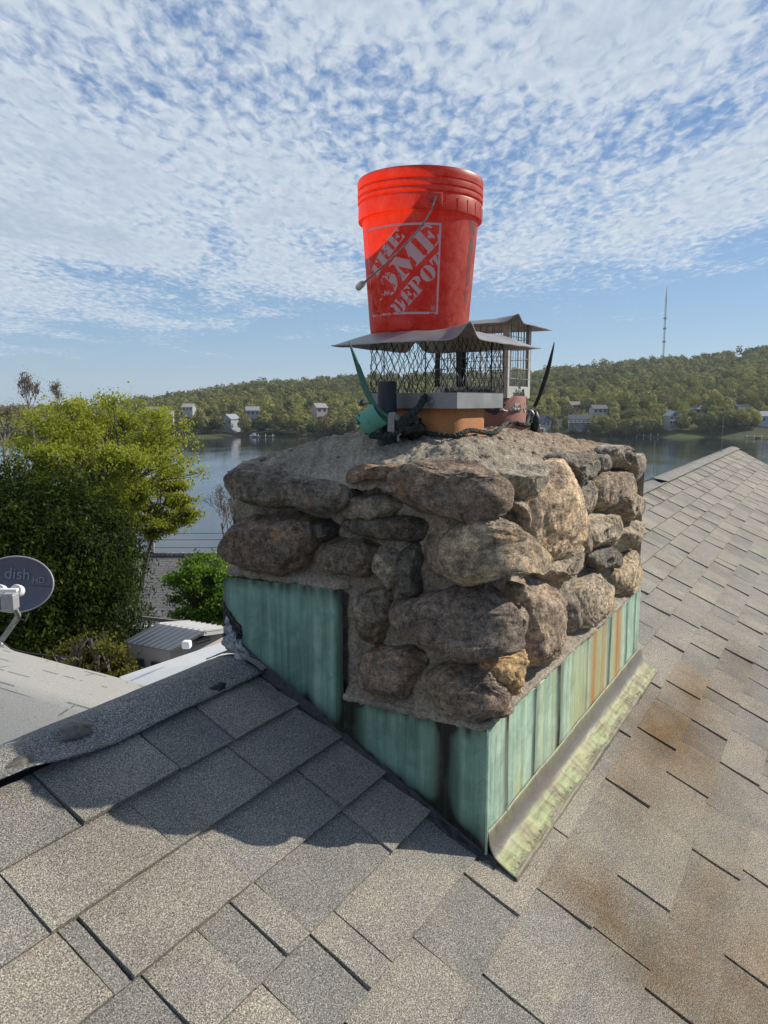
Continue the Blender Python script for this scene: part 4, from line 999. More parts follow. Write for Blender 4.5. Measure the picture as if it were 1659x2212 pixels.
# mortar core as one rough skin all the way round
def shoulder(x, y):
    """top of the mortar crown"""
    ex = min((x-X0)/(.17*U), (X1-x)/(.50*U), 1); ey = min((y-Y0)/(.17*U), (Y1-y)/(.17*U), 1)
    e = max(0, min(ex, 1)); g = max(0, min(ey, 1)); t = (min(e, g)*.5+e*g*.5)
    zf_ = -.102*U-.016*U*((x-X0)/(X1-X0))**1.5
    return zf_+(.055*U+.008*U*((x-X0)/(X1-X0)))*(1-(1-t)**1.7)
PERI = []                                               # perimeter samples (point, outward)
def peri(nstep):
    out = []
    L1, L2 = Y1-Y0, X1-X0; st = .0065
    s = -L1
    while s < L2: out.append(('f', s)); s += st
    return out
sam = peri(0); nz = 130; zb = roofz(Y0)-.05
Vv = []; warm = []
for (k, s) in sam:
    base = wrap(s, 0, 0); ztop = shoulder(base.x, base.y)-.012
    for j in range(nz):
        t = j/(nz-1); z = zb+(ztop-zb)*t
        n1 = fbm((s*9, z*9, 2), 5, .8); n2 = fbm((s*38, z*38, 5), 4, .6)
        d = -.027+.018*n1+.006*n2
        ct = coptop(s); dz = z-ct
        if -.006 < dz < .034: d = max(d, .004+.005*n2+.004*n1-1.1*max(0, dz-.014))
        if s < 0 and abs(-s-(YS-Y0)) < .03 and zL2 < z < zL1 and -s < YS-Y0: d = max(d, -.012+.004*n2)
        if dz <= -.006: d = min(d, -.012)
        if t > .93: d -= (t-.93)*.35
        Vv.append(tuple(wrap(s, z, d))); warm.append(.15)
ns_ = len(sam); i, j = np.meshgrid(np.arange(ns_-1), np.arange(nz-1), indexing='ij'); a = (i*nz+j).ravel()
Ff = np.stack([a, a+nz, a+nz+1, a+1], 1)
mk('mortar', Vv, Ff, M['mortar'], ch, True, attrs={'warm': warm})
# rear faces, rough masonry too
Vv = []; sam2 = list(np.arange(0, (X1-X0)+(Y1-Y0), .02)); nz2 = 60
for s in sam2:
    if s < Y1-Y0: b_ = Vector((X1, Y0+s, 0)); nn = Vector((1, 0, 0))
    else: b_ = Vector((X1-(s-(Y1-Y0)), Y1, 0)); nn = Vector((0, 1, 0))
    zt = shoulder(min(b_.x, X1), min(b_.y, Y1))-.012
    for j in range(nz2):
        z = roofz(Y0)-.05+(zt-roofz(Y0)+.05)*j/(nz2-1); d = -.01+.025*fbm((s*6, z*6, 8), 4)
        Vv.append(tuple(b_+nn*d+Vector((0, 0, z))))
ns2 = len(sam2); i, j = np.meshgrid(np.arange(ns2-1), np.arange(nz2-1), indexing='ij'); a = (i*nz2+j).ravel()
mk('mortar_rear', Vv, np.stack([a, a+nz2, a+nz2+1, a+1], 1), M['mortar'], ch, True, attrs={'warm': [.2]*len(Vv)})
# crown
nxc, nyc = 260, 150; warm = []
def fc(a, b):
    x = X0+.004+(X1-X0-.008)*a; y = Y0+.004+(Y1-Y0-.008)*b
    z = shoulder(x, y); ed = min(a*(X1-X0), (1-a)*(X1-X0), b*(Y1-Y0), (1-b)*(Y1-Y0))
    # edge follows the stones
    x += -.012*max(0, 1-ed/.06)*(1 if a < .5 else -1) if min(a, 1-a)*(X1-X0) < .06 else 0
    z += .012*fbm((x*5, y*5, 1), 4)+.0075*fbm((x*26, y*26, 3), 5, .6)+.0035*fbm((x*90, y*90, 3), 3, .6)
    if ed < .035: z -= (.035-ed)**2*26
    warm.append(max(0, min(1, (x-X0)/(X1-X0)*1.3-.1)))
    return (x, y, z)
Vv, Ff = grid(nxc, nyc, fc)
mk('mortar_crown', Vv, Ff, M['mortar'], ch, True, attrs={'warm': warm})
# crumbs of mortar lying on the crown
mb = MB(); random.seed(3); V1_, F1_ = ico(1)
for k in range(150):
    x = random.uniform(X0+.03, X1-.05); y = random.uniform(Y0+.02, Y1-.05); r = random.uniform(.002, .006)*(1 if random.random() < .92 else 1.9); z = shoulder(x, y)+.012*fbm((x*5, y*5, 1), 4)+r*.4
    sv = Vector((k, k*2, 0)); mb.add([(x+v.x*r*1.2, y+v.y*r, z+v.z*r*(.7+.3*mn.noise(v+sv))) for v in V1_], F1_)
o = mb.build('mortar_crumbs', M['mortar'], ch); o['kind'] = 'stuff'
# --- bead of mortar along the top of the flashing, round the corner
pts = [Vector((X0-.002, y, zL2+.006+.003*mn.noise(Vector((y*30, 0, 0))))) for y in np.linspace(YS, Y0+.012, 40)]+[Vector((X0+.002, Y0+.002, zR+.006))]+[Vector((x, Y0-.001, zR+.007+.003*mn.noise(Vector((x*30, 0, 0))))) for x in np.linspace(X0+.012, X1-.01, 120)]
MB().tube(pts, [.0085+.0035*mn.noise(Vector((i*.35, 5, 0))) for i in range(len(pts))], 8).build('mortar_bead', M['mortar'], ch, True)
# --- copper flashing
def sheet(name, pts_fn, nu, nv, matl, attrs_fn, th=.0015):
    Vv = []; A = {'dark': [], 'rust': [], 'yel': [], 'edge': [], 'mid': []}
    for j in range(nv):
        for i in range(nu):
            u, v = i/(nu-1), j/(nv-1); p = pts_fn(u, v); Vv.append(tuple(p)); d = attrs_fn(u, v, p)
            for k in A: A[k].append(d.get(k, 0))
    i, j = np.meshgrid(np.arange(nu-1), np.arange(nv-1)); a = (j*nu+i).ravel()
    o = mk(name, Vv, np.stack([a, a+1, a+1+nu, a+nu], 1), matl, ch, True, attrs=A)
    md = o.modifiers.new('s', 'SOLIDIFY'); md.thickness = th; return o
LXr = X1-X0
g = lambda v, c, w_: math.exp(-((v-c)/w_)**2)
SEAMS = [.075, .20, .335, .52, .70, .86, .95]           # upright dark seams along the sunlit flashing (fraction)
def cr(u, v):
    x = X0+LXr*u; zt = zR+.004*fbm((x*9, 0, 0), 3); zb_ = roofz(Y0)+.012; z = zb_+(zt-zb_)*v
    return Vector((x, Y0-.004-.0022*fbm((x*6, z*6, 1), 3)-.0035*sum(g(u, s, .006) for s in SEAMS), z))
def ca(u, v, p):
    n = mn.noise(Vector((u*60, v*2, 0)))
    dark = sum(a*g(u, s, w_) for s, w_, a in ((.075, .010, .8), (.20, .009, .85), (.335, .014, .8), (.345, .03, .25), (.52, .008, .3), (.70, .016, .7), (.86, .010, .6), (.95, .007, .6)))
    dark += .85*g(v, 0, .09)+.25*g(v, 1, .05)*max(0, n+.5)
    rust = .95*g(u, .575, .022)+1.1*g(u, .775, .028)+.8*g(u, .655, .012)+.6*g(u, .635, .008)+.35*g(u, .50, .02)*g(v, 0, .6)
    yel = .9*g(u, .13, .02)*g(v, 0, .5)+.8*g(u, .46, .06)+1.0*g(u, .60, .06)+.8*g(u, .76, .05)+.45*g(u, .30, .02)+.5*g(u, .24, .02)
    return {'dark': dark*(1+.5*n), 'rust': rust, 'yel': yel*(1-.4*v)}
sheet('copper_flashing', cr, 260, 60, M['copper'], ca)
def cl1(u, v):                                          # upper-left step: u 0 at the step, 1 at the ridge corner
    y = YS+(Y1+.01-YS)*u; zb_ = min(roofz(y)+.01+.012*mn.noise(Vector((y*40, 0, 0))), zL1-.02); zt = zL1+.012*(u-.5)*-1+.004*mn.noise(Vector((y*50, 1, 0))); z = zb_+(zt-zb_)*v
    return Vector((X0-.006-.004*fbm((y*5, z*5, 2), 3), y, z))
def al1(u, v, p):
    return {'dark': .9*g(u, 0, .045)+.95*g(v, 1, .075)*(.6+.8*mn.noise(Vector((p.y*60, 3, 0))))+.9*g(v, 0, .10)+.5*g(u, 1, .04)+.35*g(u, .30, .06)*(1-v), 'rust': .0, 'yel': .03, 'mid': 1.0}  # mid darkens the left-hand steps as painted shade
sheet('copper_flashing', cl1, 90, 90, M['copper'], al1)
def cl2(u, v):                                          # lower step: from the front corner back to the first
    y = Y0-.004+(YS+.012-Y0)*u; zb_ = roofz(y)+.008+.006*mn.noise(Vector((y*40, 0, 0))); zt = zL2+.003*mn.noise(Vector((y*50, 1, 0))); z = zb_+(zt-zb_)*v
    return Vector((X0-.004-.003*fbm((y*5, z*5, 2), 3), y, z))
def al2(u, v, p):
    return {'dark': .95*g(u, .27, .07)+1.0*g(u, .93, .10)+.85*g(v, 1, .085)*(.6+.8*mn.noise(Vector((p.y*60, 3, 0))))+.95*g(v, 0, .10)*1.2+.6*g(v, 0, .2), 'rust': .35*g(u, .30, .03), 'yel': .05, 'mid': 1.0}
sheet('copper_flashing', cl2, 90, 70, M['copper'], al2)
MB().tube([(X0-.004, Y0-.005, roofz(Y0)+.01), (X0-.003, Y0-.004, (roofz(Y0)+zR)/2), (X0-.003, Y0-.004, zR+.002)], .0035, 6).build('corner_fold', M['copper'], ch, True)
# apron along the sunlit foot: cove, then flat onto the shingles with a torn edge
E1 = onroof(1150, 1890); E2 = onroof(1415, 1480)
def ap_(u, v):
    x = X0-.002+(X1-X0+.03)*u; outw = (Y0-E1.y)*(1-u)+(Y0-E2.y)*u; outw = .80*max(.05, outw)*(1+.02*mn.noise(Vector((x*20, 0, 0))))
    y = Y0-.006-outw*v**1.05; h = .030*(1-min(1, v/.42))**2.2+.0155+.0022*fbm((x*8, v*3, 1), 3)+(.004*abs(mn.noise(Vector((x*16, 4, 0)))) if v > .9 else 0)
    if v > .985: h = .006
    return Vector((x, y, roofz(y)+h*1.15+(.016*(1-v/.12)**2 if v < .12 else 0)+.004*mn.noise(Vector((x*5, v*2, 6)))))
def aa(u, v, p): return {'edge': .26+.36*v**2.1+.13*mn.noise(Vector((p.x*7, 2, 0)))-.1*(u > .8), 'mid': 1.0*g(v, .14, .15)}
o = sheet('apron_flashing', ap_, 260, 40, M['apron'], aa)
o = MB()
random.seed(10)
for u in [.03, .13, .29, .45, .63, .80, .86, .92]:
    o = MB(); p = ap_(u, .84+random.uniform(-.1, .06)); o.lathe([(.001, .002), (.0035, .0015), (.0055, 0)], p+NR*.001, 10, Vector((0, 0, 1)).rotation_difference(NR).to_matrix()); o.build('flashing_nail', M['wood'], ch, True)
# tar bead where the shaded face meets the roof
def tarline(name, pts, wfn, seed):
    Vv = []; m = len(pts); n = 9
    for i, p in enumerate(pts):
        for j in range(n):
            t = j/(n-1); ww, hh = wfn(i/(m-1)); k = 1+.22*fbm((i*.10, j*.3, seed), 3)
            dx = -ww*t*k; dz = hh*(1-t)**1.5*k
            q = Vector(p)+Vector((dx, 0, 0)); q.z = roofz(q.y)+.006+dz if q.y <= YR else q.z+dz
            Vv.append(tuple(q))
    i, j = np.meshgrid(np.arange(m-1), np.arange(n-1), indexing='ij'); a = (i*n+j).ravel()
    return mk(name, Vv, np.stack([a, a+n, a+n+1, a+1], 1), M['tar'], ch, True)
ys = np.linspace(Y0-.03, YR-.01, 150)
tarline('tar_seal', [(X0-.003, y, 0) for y in ys], lambda t: (.020+.006*math.sin(t*9), .018+.012*t), 1)
# peeling grey sealant at the ridge corner
Vv, Ff = grid(30, 26, lambda a, b: tuple(Vector((X0-.009-.022*(1-b)**1.4*(1-.3*a)+.008*fbm((a*4, b*6, 0), 4), Y1-.075+.08*a+.012*fbm((b*5, a*3, 7), 3), roofz(Y1-.085+.09*a)+.002+(.015+.05*a)*b+.006*fbm((a*7, b*7, 3), 4)))))
o = mk('grey_sealant', Vv, Ff, simple('grey_sealant', (.30, .30, .31), .6, 0, .3, 60, .8, .006), ch, True); md = o.modifiers.new('s', 'SOLIDIFY'); md.thickness = .006
Vv, Ff = grid(20, 20, lambda a, b: tuple(Vector((X0-.010, Y1-.045+.055*a, roofz(Y1)+.02+.085*b*(.3+.7*a)+.01*fbm((a*7, b*7, 3), 3)))))
o = mk('tar_patch', Vv, Ff, M['tar'], ch, True); md = o.modifiers.new('s', 'SOLIDIFY'); md.thickness = .004

# ================================================================== flues and vent pipe (parts of the chimney)
C1 = Vector((1.131*U, .562*U, 0)); C2 = Vector((1.404*U, .601*U, 0)); ROT1 = math.radians(-4)
def rrect(hx, hy, r, n=6):
    out = []
    for cx_, cy_, a0 in ((hx-r, hy-r, 0), (-hx+r, hy-r, 90), (-hx+r, -hy+r, 180), (hx-r, -hy+r, 270)):
        for k in range(n+1):
            a = math.radians(a0+90*k/n); out.append((cx_+r*math.cos(a), cy_+r*math.sin(a)))
    return out
def tile(name, c, outer, inner, z0, z1, matl, rz, label):
    R = Matrix.Rotation(rz, 3, 'Z'); n = len(outer); V = []
    prof = [(outer, z0), (outer, (z0+z1)/2), (outer, z1-.004), ([(x*.985, y*.985) for x, y in outer], z1), (inner, z1), (inner, z0)]
    for ring, z in prof:
        for x, y in ring: V.append(tuple(R@Vector((x, y, 0))+Vector((c.x, c.y, z))))
    m = len(prof); F = [(i*n+j, i*n+(j+1) % n, (i+1)*n+(j+1) % n, (i+1)*n+j) for i in range(m-1) for j in range(n)]
    o = mk(name, V, F, matl, ch, True); o['label'] = label; o.data.set_sharp_from_angle(angle=math.radians(35)); return o
q = .064*U
tile('flue_tile', C1, rrect(q, q, .052, 9), rrect(q-.016, q-.016, .038, 9), -.075*U, .012*U, M['orangeclay'], ROT1, 'orange clay flue tile')
r2 = .085*U
tile('flue_tile', C2, [(r2*math.cos(t), r2*math.sin(t)) for t in np.linspace(0, 2*math.pi, 49)[:-1]], [((r2-.016)*math.cos(t), (r2-.016)*math.sin(t)) for t in np.linspace(0, 2*math.pi, 49)[:-1]], -.075*U, .012*U, M['redclay'], 0, 'round dull red flue tile')
vp = at(836, 880, 1.185*U); vz1 = at(836, 824, 1.185*U).z
MB().lathe([(.0225, -.09*U), (.0225, vz1-.002), (.0215, vz1), (.0195, vz1), (.0195, vz1-.12)], (vp.x, vp.y, 0), 28).build('vent_pipe', M['pvc'], ch, True)

# ================================================================== chimney caps
def lid_fn(hx, hy, ztop, drop, zflat=.45, crest=.10, lip=.004):
    def f(a, b):
        u, v = a*2-1, b*2-1; m = max(abs(u), abs(v)); t = max(0, (m-zflat)/(1-zflat)); 
        d1 = abs(abs(u)-abs(v)) if u*v > 0 else 9                      # distance to the front-back diagonal
        k = 1-.95*math.exp(-(d1/crest)**2)*(t > 0)
        z = ztop-drop*(t**1.15)*k
        sag = .002*mn.noise(Vector((u*3, v*3, hx*50)))
        if k < 1: z += .004*(1-k)
        return u*hx, v*hy, z+sag
    return f
def cap(label, c, rz, bx, by, lx, ly, zb0, zb1, zlid, drop, style, gap, crest):
    o = thing('chimney_cap', label, 'chimney cap', (c.x, c.y, zb0)); R = Matrix.Rotation(rz, 3, 'Z')
    w_ = lambda x, y, z: R@Vector((x, y, 0))+Vector((c.x, c.y, z))
    # band
    mb = MB(); th = .0015
    for s, (a, b_) in enumerate((((-bx, -by), (bx, -by)), ((bx, -by), (bx, by)), ((bx, by), (-bx, by)), ((-bx, by), (-bx, -by)))):
        d = Vector((b_[0]-a[0], b_[1]-a[1], 0)); L_ = d.length; d.normalize(); ang = rz+math.atan2(d.y, d.x)
        mx, my = (a[0]+b_[0])/2, (a[1]+b_[1])/2; mb.box(w_(mx, my, (zb0+zb1)/2), (L_+th, th, zb1-zb0), ang)
    bandm = M['steel'] if style == 'diamond' else M['whitemetal']
    bnd = mb.build('base_band', bandm, o)
    mb = MB(); mb.box(w_(-bx+.006, -by+.006, zb0+.004), (.01, .01, .006)); 
    fl_ = MB()
    for s in (-1, 1): fl_.box(w_(s*(bx-.010), 0, zb1-.001), (.02, by*2-.02, .0015), rz); fl_.box(w_(0, s*(by-.010), zb1+.001), (bx*2-.002, .02, .0015), rz)
    fl_.build('inner_flange', M['blackmetal'], o)
    ztopm = zlid-drop*.35
    mb = MB()
    if style == 'diamond':
        cw, chh = .0120, .040; 
        for (a, b_) in (((-bx, -by), (bx, -by)), ((bx, -by), (bx, by)), ((bx, by), (-bx, by)), ((-bx, by), (-bx, -by))):
            A = Vector((a[0], a[1], 0)); B = Vector((b_[0], b_[1], 0)); L_ = (B-A).length; nc = int(round(L_/cw)); cwid = L_/nc; A_ = A; dirv = (B-A)/L_; nn = Vector((dirv.y, -dirv.x, 0))
            nr = int((ztopm-zb1)/(chh/2))+2
            for i in range(nc+1):
                pts = []
                for r in range(nr):
                    z = zb1+.0035+r*chh/2*.98
                    if z > ztopm+.003: break
                    s0_ = i*cwid+(cwid/2-.0012)*(1 if r % 2 else -1)*(1 if i % 2 else -1)
                    s0_ = max(0, min(L_, s0_+random.gauss(0, .0004)))
                    # soft bends at the knots
                    p = A_+dirv*s0_+nn*(.0015*(1 if r % 2 else -1)+.003*math.sin(s0_*30+z*20))
                    q_ = R@Vector((p.x, p.y, 0))+Vector((c.x, c.y, z))
                    pts += [q_+Vector((0, 0, -.0028)), q_+Vector((0, 0, .0028))]
                mb.tube(pts, .00085, 4, False)
        mb.build('wire_mesh', M['wire'], o)
    else:
        for (a, b_) in (((-bx, -by), (bx, -by)), ((bx, -by), (bx, by)), ((bx, by), (-bx, by)), ((-bx, by), (-bx, -by))):
            A = Vector((a[0], a[1], 0)); B = Vector((b_[0], b_[1], 0)); L_ = (B-A).length; dirv = (B-A)/L_; nc = int(round(L_/.0205)); 
            for i in range(nc+1):
                p = A+dirv*(L_*i/nc); mb.tube([w_(p.x, p.y, zb1-.003), w_(p.x, p.y, ztopm+.002)], .0011, 4, False)
            nr = int((ztopm-zb1)/.029)+1
            for r in range(1, nr+1):
                z = zb1+r*.029-.008
                if z < ztopm: mb.tube([w_(A.x, A.y, z), w_(B.x, B.y, z+.001)], .0012, 4, False)
        mb.build('wire_mesh', M['galv'], o)
    pw = .016 if style != 'diamond' else .010
    for sx in (-1, 1):
        for sy in (-1, 1):
            m2 = MB(); m2.box(w_(sx*(bx-pw/2+.001), sy*(by-.0005), (zb1+ztopm)/2), (pw, .0014, ztopm-zb1+.005), rz); m2.box(w_(sx*(bx-.0005), sy*(by-pw/2+.001), (zb1+ztopm)/2), (.0014, pw, ztopm-zb1+.005), rz)
            if style == 'diamond' and not (sx == sy == 1 or sx == -sy): continue
            if style == 'diamond':
                m2 = MB(); m2.box(w_(sx*(bx-.022), sy*(by-.022), (zb1+ztopm)/2), (.012, .0015, ztopm-zb1+.006), rz+.7)
            m2.build('corner_post', M['blackmetal'] if style == 'diamond' or not (sx == 1 and sy == -1 or sx == sy == -1) else M['whitemetal'], o)
    if style != 'diamond':
        m2 = MB(); m2.box(w_(-bx+.0, by*.33, (zb1+ztopm)/2), (.002, .014, ztopm-zb1+.004), rz); m2.build('centre_strap', M['blackmetal'], o)
    f = lid_fn(lx, ly, zlid, drop, .60, crest); nl = 90
    Vl, Fl = grid(nl, nl, lambda a, b: tuple(w_(*f(a, b))))
    ld = mk('lid', Vl, Fl, M['steel'], o, True); md = ld.modifiers.new('s', 'SOLIDIFY'); md.thickness = .0014
    # rolled lip round the edge of the lid
    ring = [Vl[i] for i in range(nl)]+[Vl[j*nl+nl-1] for j in range(1, nl)]+[Vl[(nl-1)*nl+i] for i in range(nl-2, -1, -1)]+[Vl[j*nl] for j in range(nl-2, -1, -1)]
    MB().tube(ring, .0016, 4, False).build('lid_hem', M['steel'], o, True)
    return o, w_
cap1, w1 = cap('square steel chimney cap with diamond mesh under the orange bucket', C1, ROT1, .0775*U, .0775*U, .122*U, .122*U, -.0085*U, .0150*U, .1085*U, .0200*U, 'diamond', 0, .13)
for (x, y, dx, dy, lab) in ((-.0775*U, -.004, -1, 0, 0), (.0775*U, -.0, 1, 0, 0), (0.02, .0775*U, 0, 1, 0)):
    nn = Matrix.Rotation(ROT1, 3, 'Z')@Vector((dx, dy, 0)); p = w1(x, y+(-.05 if dx < 0 else 0), .002*U)
    Rm = Vector((0, 0, 1)).rotation_difference(nn).to_matrix()
    MB().lathe([(.0001, .006), (.005, .006), (.0058, .003), (.0058, .001), (.008, 0), (.008, -.001)], p, 12, Rm).build('bolt', M['galv'], cap1, True)
mbp = w1(-.0775*U, .0775*U-.02, .002*U)
nn = Matrix.Rotation(ROT1, 3, 'Z')@Vector((0, 1, 0)); p0 = w1(-.06*U, .0775*U, .000)
b1_ = MB().tube([p0, p0+nn*.055], .0035, 8).tube([p0+nn*.048, p0+nn*.0555], .0085, 6); b1_.build('bolt', M['galv'], cap1)
m_ = MB(); m_.box(w1(-.0775*U-.0012, -.030, .0085*U), (.001, .008, .003), ROT1); m_.build('slot', M['blackmetal'], cap1)
cap2, w2 = cap('taller chimney cap with square wire grid on the round red flue', C2, 0.0, .060*U, .0735*U, .092*U, .104*U, .0085*U, .0305*U, .1515*U, .0110*U, 'square', 0, .16)
# crusted black sealant between the red flue and its cap
Vv = []; 
for j in range(14):
    for i in range(90):
        a = i/89*2*math.pi; t = j/13; rr = r2*(.99-.10*t)+.006*fbm((math.cos(a)*5, math.sin(a)*5, t*4), 4)+.004
        z = (.006-.020*(1-t)+.020*t)*U+.012*fbm((math.cos(a)*7, math.sin(a)*7, 9+(t*.6)), 4)
        Vv.append((C2.x+math.cos(a)*rr, C2.y+math.sin(a)*rr, z))
i, j = np.meshgrid(np.arange(89), np.arange(13)); a = (j*90+i).ravel()
o = mk('black_sealant', Vv, np.stack([a, a+1, a+91, a+90], 1), M['tar'], cap2, True)

# ================================================================== bucket
BR, BH = .1525, .358
bc = fl(1.287*U, .0570*U, .1105*U)
tilt = Matrix.Rotation(math.radians(.2), 3, Vector(fdir))
bk = thing('bucket', 'bright orange plastic bucket with white stencil lettering standing upside on the square cap', 'bucket', bc)
bk['label'] = 'bright orange plastic bucket with white stencil lettering standing on the square cap'
def rad(z): return .1205+(.1410-.1205)*(z/(BH-.092)) if z < BH-.092 else .141
prof = [(.0, .004), (.112, .004), (.116, 0), (.1195, .001), (.1205, .006)]
for k in range(1, 14): z = (BH-.094)*k/13; prof.append((rad(z), z))
H_ = BH
prof += [(.1415, H_-.093), (.1495, H_-.094), (.1503, H_-.090), (.1497, H_-.060), (.1490, H_-.0575), (.1462, H_-.0565), (.1462, H_-.0545), (.1512, H_-.053), (.1518, H_-.048), (.1513, H_-.0435), (.1470, H_-.0425), (.1470, H_-.0405), (.1515, H_-.039), (.1522, H_-.033), (.1516, H_-.0265), (.1475, H_-.0255), (.1475, H_-.0235), (.1512, H_-.0225), (.1522, H_-.014), (.1522, H_-.006), (.1505, H_-.001), (.1475, H_), (.1450, H_-.003), (.1440, H_-.02)]
prof = prof[3:-2]
MB().lathe([(.0, .004), (.112, .004), (.116, 0), (.1195, .001)], bc, 96, tilt).build('bucket_base', M['bucket'], bk, True)
mb = MB(); mb.lathe(prof, bc, 96, tilt); body = mb.build('body', M['bucket'], bk, True)
# ribs of the reinforcing collar
vd = Vector((-bc.x, -bc.y, 0)).normalized(); vr = Vector((-vd.y, vd.x, 0))     # towards viewer, viewer's right
def onb(ang, z, dr=0.0, r=None):
    rr = (rad(z) if r is None else r)+dr; d = vd*math.cos(ang)+vr*math.sin(ang)
    return tilt@(d*rr+Vector((0, 0, z)))+bc
mb = MB()
for k in range(7):
    an = math.radians(13)+.17+k*.21
    mb.add([onb(an-.012, H_-.092, 0, .1495), onb(an+.012, H_-.092, 0, .1495), onb(an+.012, H_-.065, 0, .1495), onb(an-.012, H_-.065, 0, .1495), onb(an, H_-.092, 0, .1512), onb(an, H_-.065, 0, .1512)], [(0, 4, 5, 3), (4, 1, 2, 5)])
mb.build('collar_ribs', M['bucket'], bk)
EA = math.radians(13)
for e in (EA, EA+math.pi):
    m2 = MB(); P0 = [onb(e+s*.11, H_-z, 0, .152) for s in (-1, 1) for z in (.058, .088)]
    P1 = [onb(e+s*.085, H_-z, 0, .157) for s in (-1, 1) for z in (.062, .084)]
    m2.add(P0+P1, [(0, 1, 5, 4), (3, 2, 6, 7), (2, 0, 4, 6), (1, 3, 7, 5), (4, 5, 7, 6)]); m2.build('handle_ear', M['bucket'], bk)
# wire handle with plastic grip
ax = vd*math.cos(EA)+vr*math.sin(EA); bx_ = -(vr*math.cos(EA)-vd*math.sin(EA)); ec = bc+Vector((0, 0, H_-.070))
pts = []
for t in np.linspace(0, math.pi, 40):
    rr = .160; q = ec+ax*(rr*math.cos(t))+bx_*.149*math.sin(t)**1.1+Vector((0, 0, -.176))*math.sin(t)**.72
    pts.append(q)
hd = MB().tube(pts, .0019, 6).build('handle', M['galv'], bk, True)
i0, i1 = 17, 23; gp = pts[i0:i1+1]
gr = MB().tube(gp, [.007]+[.0085]*(len(gp)-2)+[.007], 10).build('grip', M['grip'], hd, True)
# ---- printed lettering
LET = {
 'T': (1.0, [[(0, 1), (0, .66), (.07, .66), (.14, .86), (.28, .9), (.28, 1)], [(1, 1), (1, .66), (.93, .66), (.86, .86), (.72, .9), (.72, 1)], [(.32, 1), (.68, 1), (.68, .10), (.80, .07), (.80, 0), (.20, 0), (.20, .07), (.32, .10)]]),
 'H': (1.15, [[(0, 0), (.42, 0), (.42, .07), (.36, .1), (.36, .9), (.42, .93), (.42, 1), (0, 1), (0, .93), (.06, .9), (.06, .1), (0, .07)], [(.58, 0), (1, 0), (1, .07), (.94, .1), (.94, .9), (1, .93), (1, 1), (.58, 1), (.58, .93), (.64, .9), (.64, .1), (.58, .07)], [(.40, .44), (.60, .44), (.60, .56), (.40, .56)]]),
 'E': (.92, [[(0, 0), (.46, 0), (.46, 1), (0, 1), (0, .93), (.1, .9), (.1, .1), (0, .07)], [(.52, 1), (1, 1), (1, .68), (.92, .68), (.8, .88), (.52, .92)], [(.52, .57), (.62, .57), (.70, .70), (.78, .70), (.78, .30), (.70, .30), (.62, .43), (.52, .43)], [(.52, 0), (1, 0), (1, .32), (.92, .32), (.8, .12), (.52, .08)]]),
 'M': (1.5, [[(0, 0), (.30, 0), (.30, .06), (.19, .10), (.19, .66), (.12, .74), (.12, .10), (0, .06)], [(0, 1), (.34, 1), (.56, .42), (.44, .02), (.12, .82), (.12, .92), (0, .95)], [(.60, .50), (.74, 1), (1, 1), (1, .94), (.94, .90), (.94, .10), (1, .06), (1, 0), (.58, 0), (.58, .06), (.66, .10), (.66, .52)]]),
 'P': (.95, [[(0, 0), (.50, 0), (.50, .07), (.42, .1), (.42, 1), (0, 1), (0, .93), (.1, .9), (.1, .1), (0, .07)], [(.48, 1), (.7, 1), (.9, .93), (1, .74), (.9, .54), (.7, .46), (.48, .46), (.48, .53), (.58, .56), (.63, .74), (.58, .9), (.48, .93)]]),
 'D': (1.05, [[(0, 0), (.42, 0), (.42, 1), (0, 1), (0, .93), (.1, .9), (.1, .1), (0, .07)], [(.48, 1), (.7, .98), (.88, .86), (1, .5), (.88, .14), (.7, .02), (.48, 0), (.48, .08), (.58, .14), (.63, .5), (.58, .86), (.48, .92)]]),
 'O': (1.1, [[(.47, 1), (.26, .95), (.08, .78), (0, .5), (.08, .22), (.26, .05), (.47, 0), (.47, .08), (.40, .14), (.36, .5), (.40, .86), (.47, .92)], [(.53, 1), (.74, .95), (.92, .78), (1, .5), (.92, .22), (.74, .05), (.53, 0), (.53, .08), (.60, .14), (.64, .5), (.60, .86), (.53, .92)]]),
}
FS = .200; U0 = -.152; V0 = .036                        # printed square: side, left edge (arc), bottom
def decal(name, polys, matl, wear=None, dr=.0006, parent=bk):
    bm = bmesh.new()
    for poly in polys:
        vs_ = [bm.verts.new((x, y, 0)) for x, y in poly]
        try: bm.faces.new(vs_)
        except ValueError: pass
    bmesh.ops.triangulate(bm, faces=bm.faces[:])
    for k in range(-60, 60):
        x = k*.006; bmesh.ops.bisect_plane(bm, geom=bm.verts[:]+bm.edges[:]+bm.faces[:], dist=1e-6, plane_co=(x, 0, 0), plane_no=(1, 0, 0))
    bmesh.ops.triangulate(bm, faces=bm.faces[:])
    Vv = []; Ff = []; wr = []
    for v in bm.verts:
        u, h = v.co.x, v.co.y; Vv.append(tuple(onb(u/.1335, h, dr))); wr.append(wear(u, h) if wear else 0)
    bm.verts.index_update()
    for f in bm.faces: Ff.append([v.index for v in f.verts])
    bm.free()
    Ff = [f if True else f[::-1] for f in Ff]
    return mk(name, Vv, Ff, matl, parent, attrs={'wear': wr})
def wearf(u, h):
    return .19+max(0, .92-math.hypot(u-U0-.03, h-V0-.035)/.115)
th = .0048
sqr = [[(U0, V0), (U0+FS, V0), (U0+FS, V0+th), (U0, V0+th)], [(U0, V0+FS-th), (U0+FS, V0+FS-th), (U0+FS, V0+FS), (U0, V0+FS)], [(U0+FS-th, V0+th), (U0+FS, V0+th), (U0+FS, V0+FS-th), (U0+FS-th, V0+FS-th)], [(U0, V0+th), (U0+th*.6, V0+th), (U0+th*.6, V0+FS-th), (U0, V0+FS-th)]]
decal('print_border', sqr, M['print'], wearf)
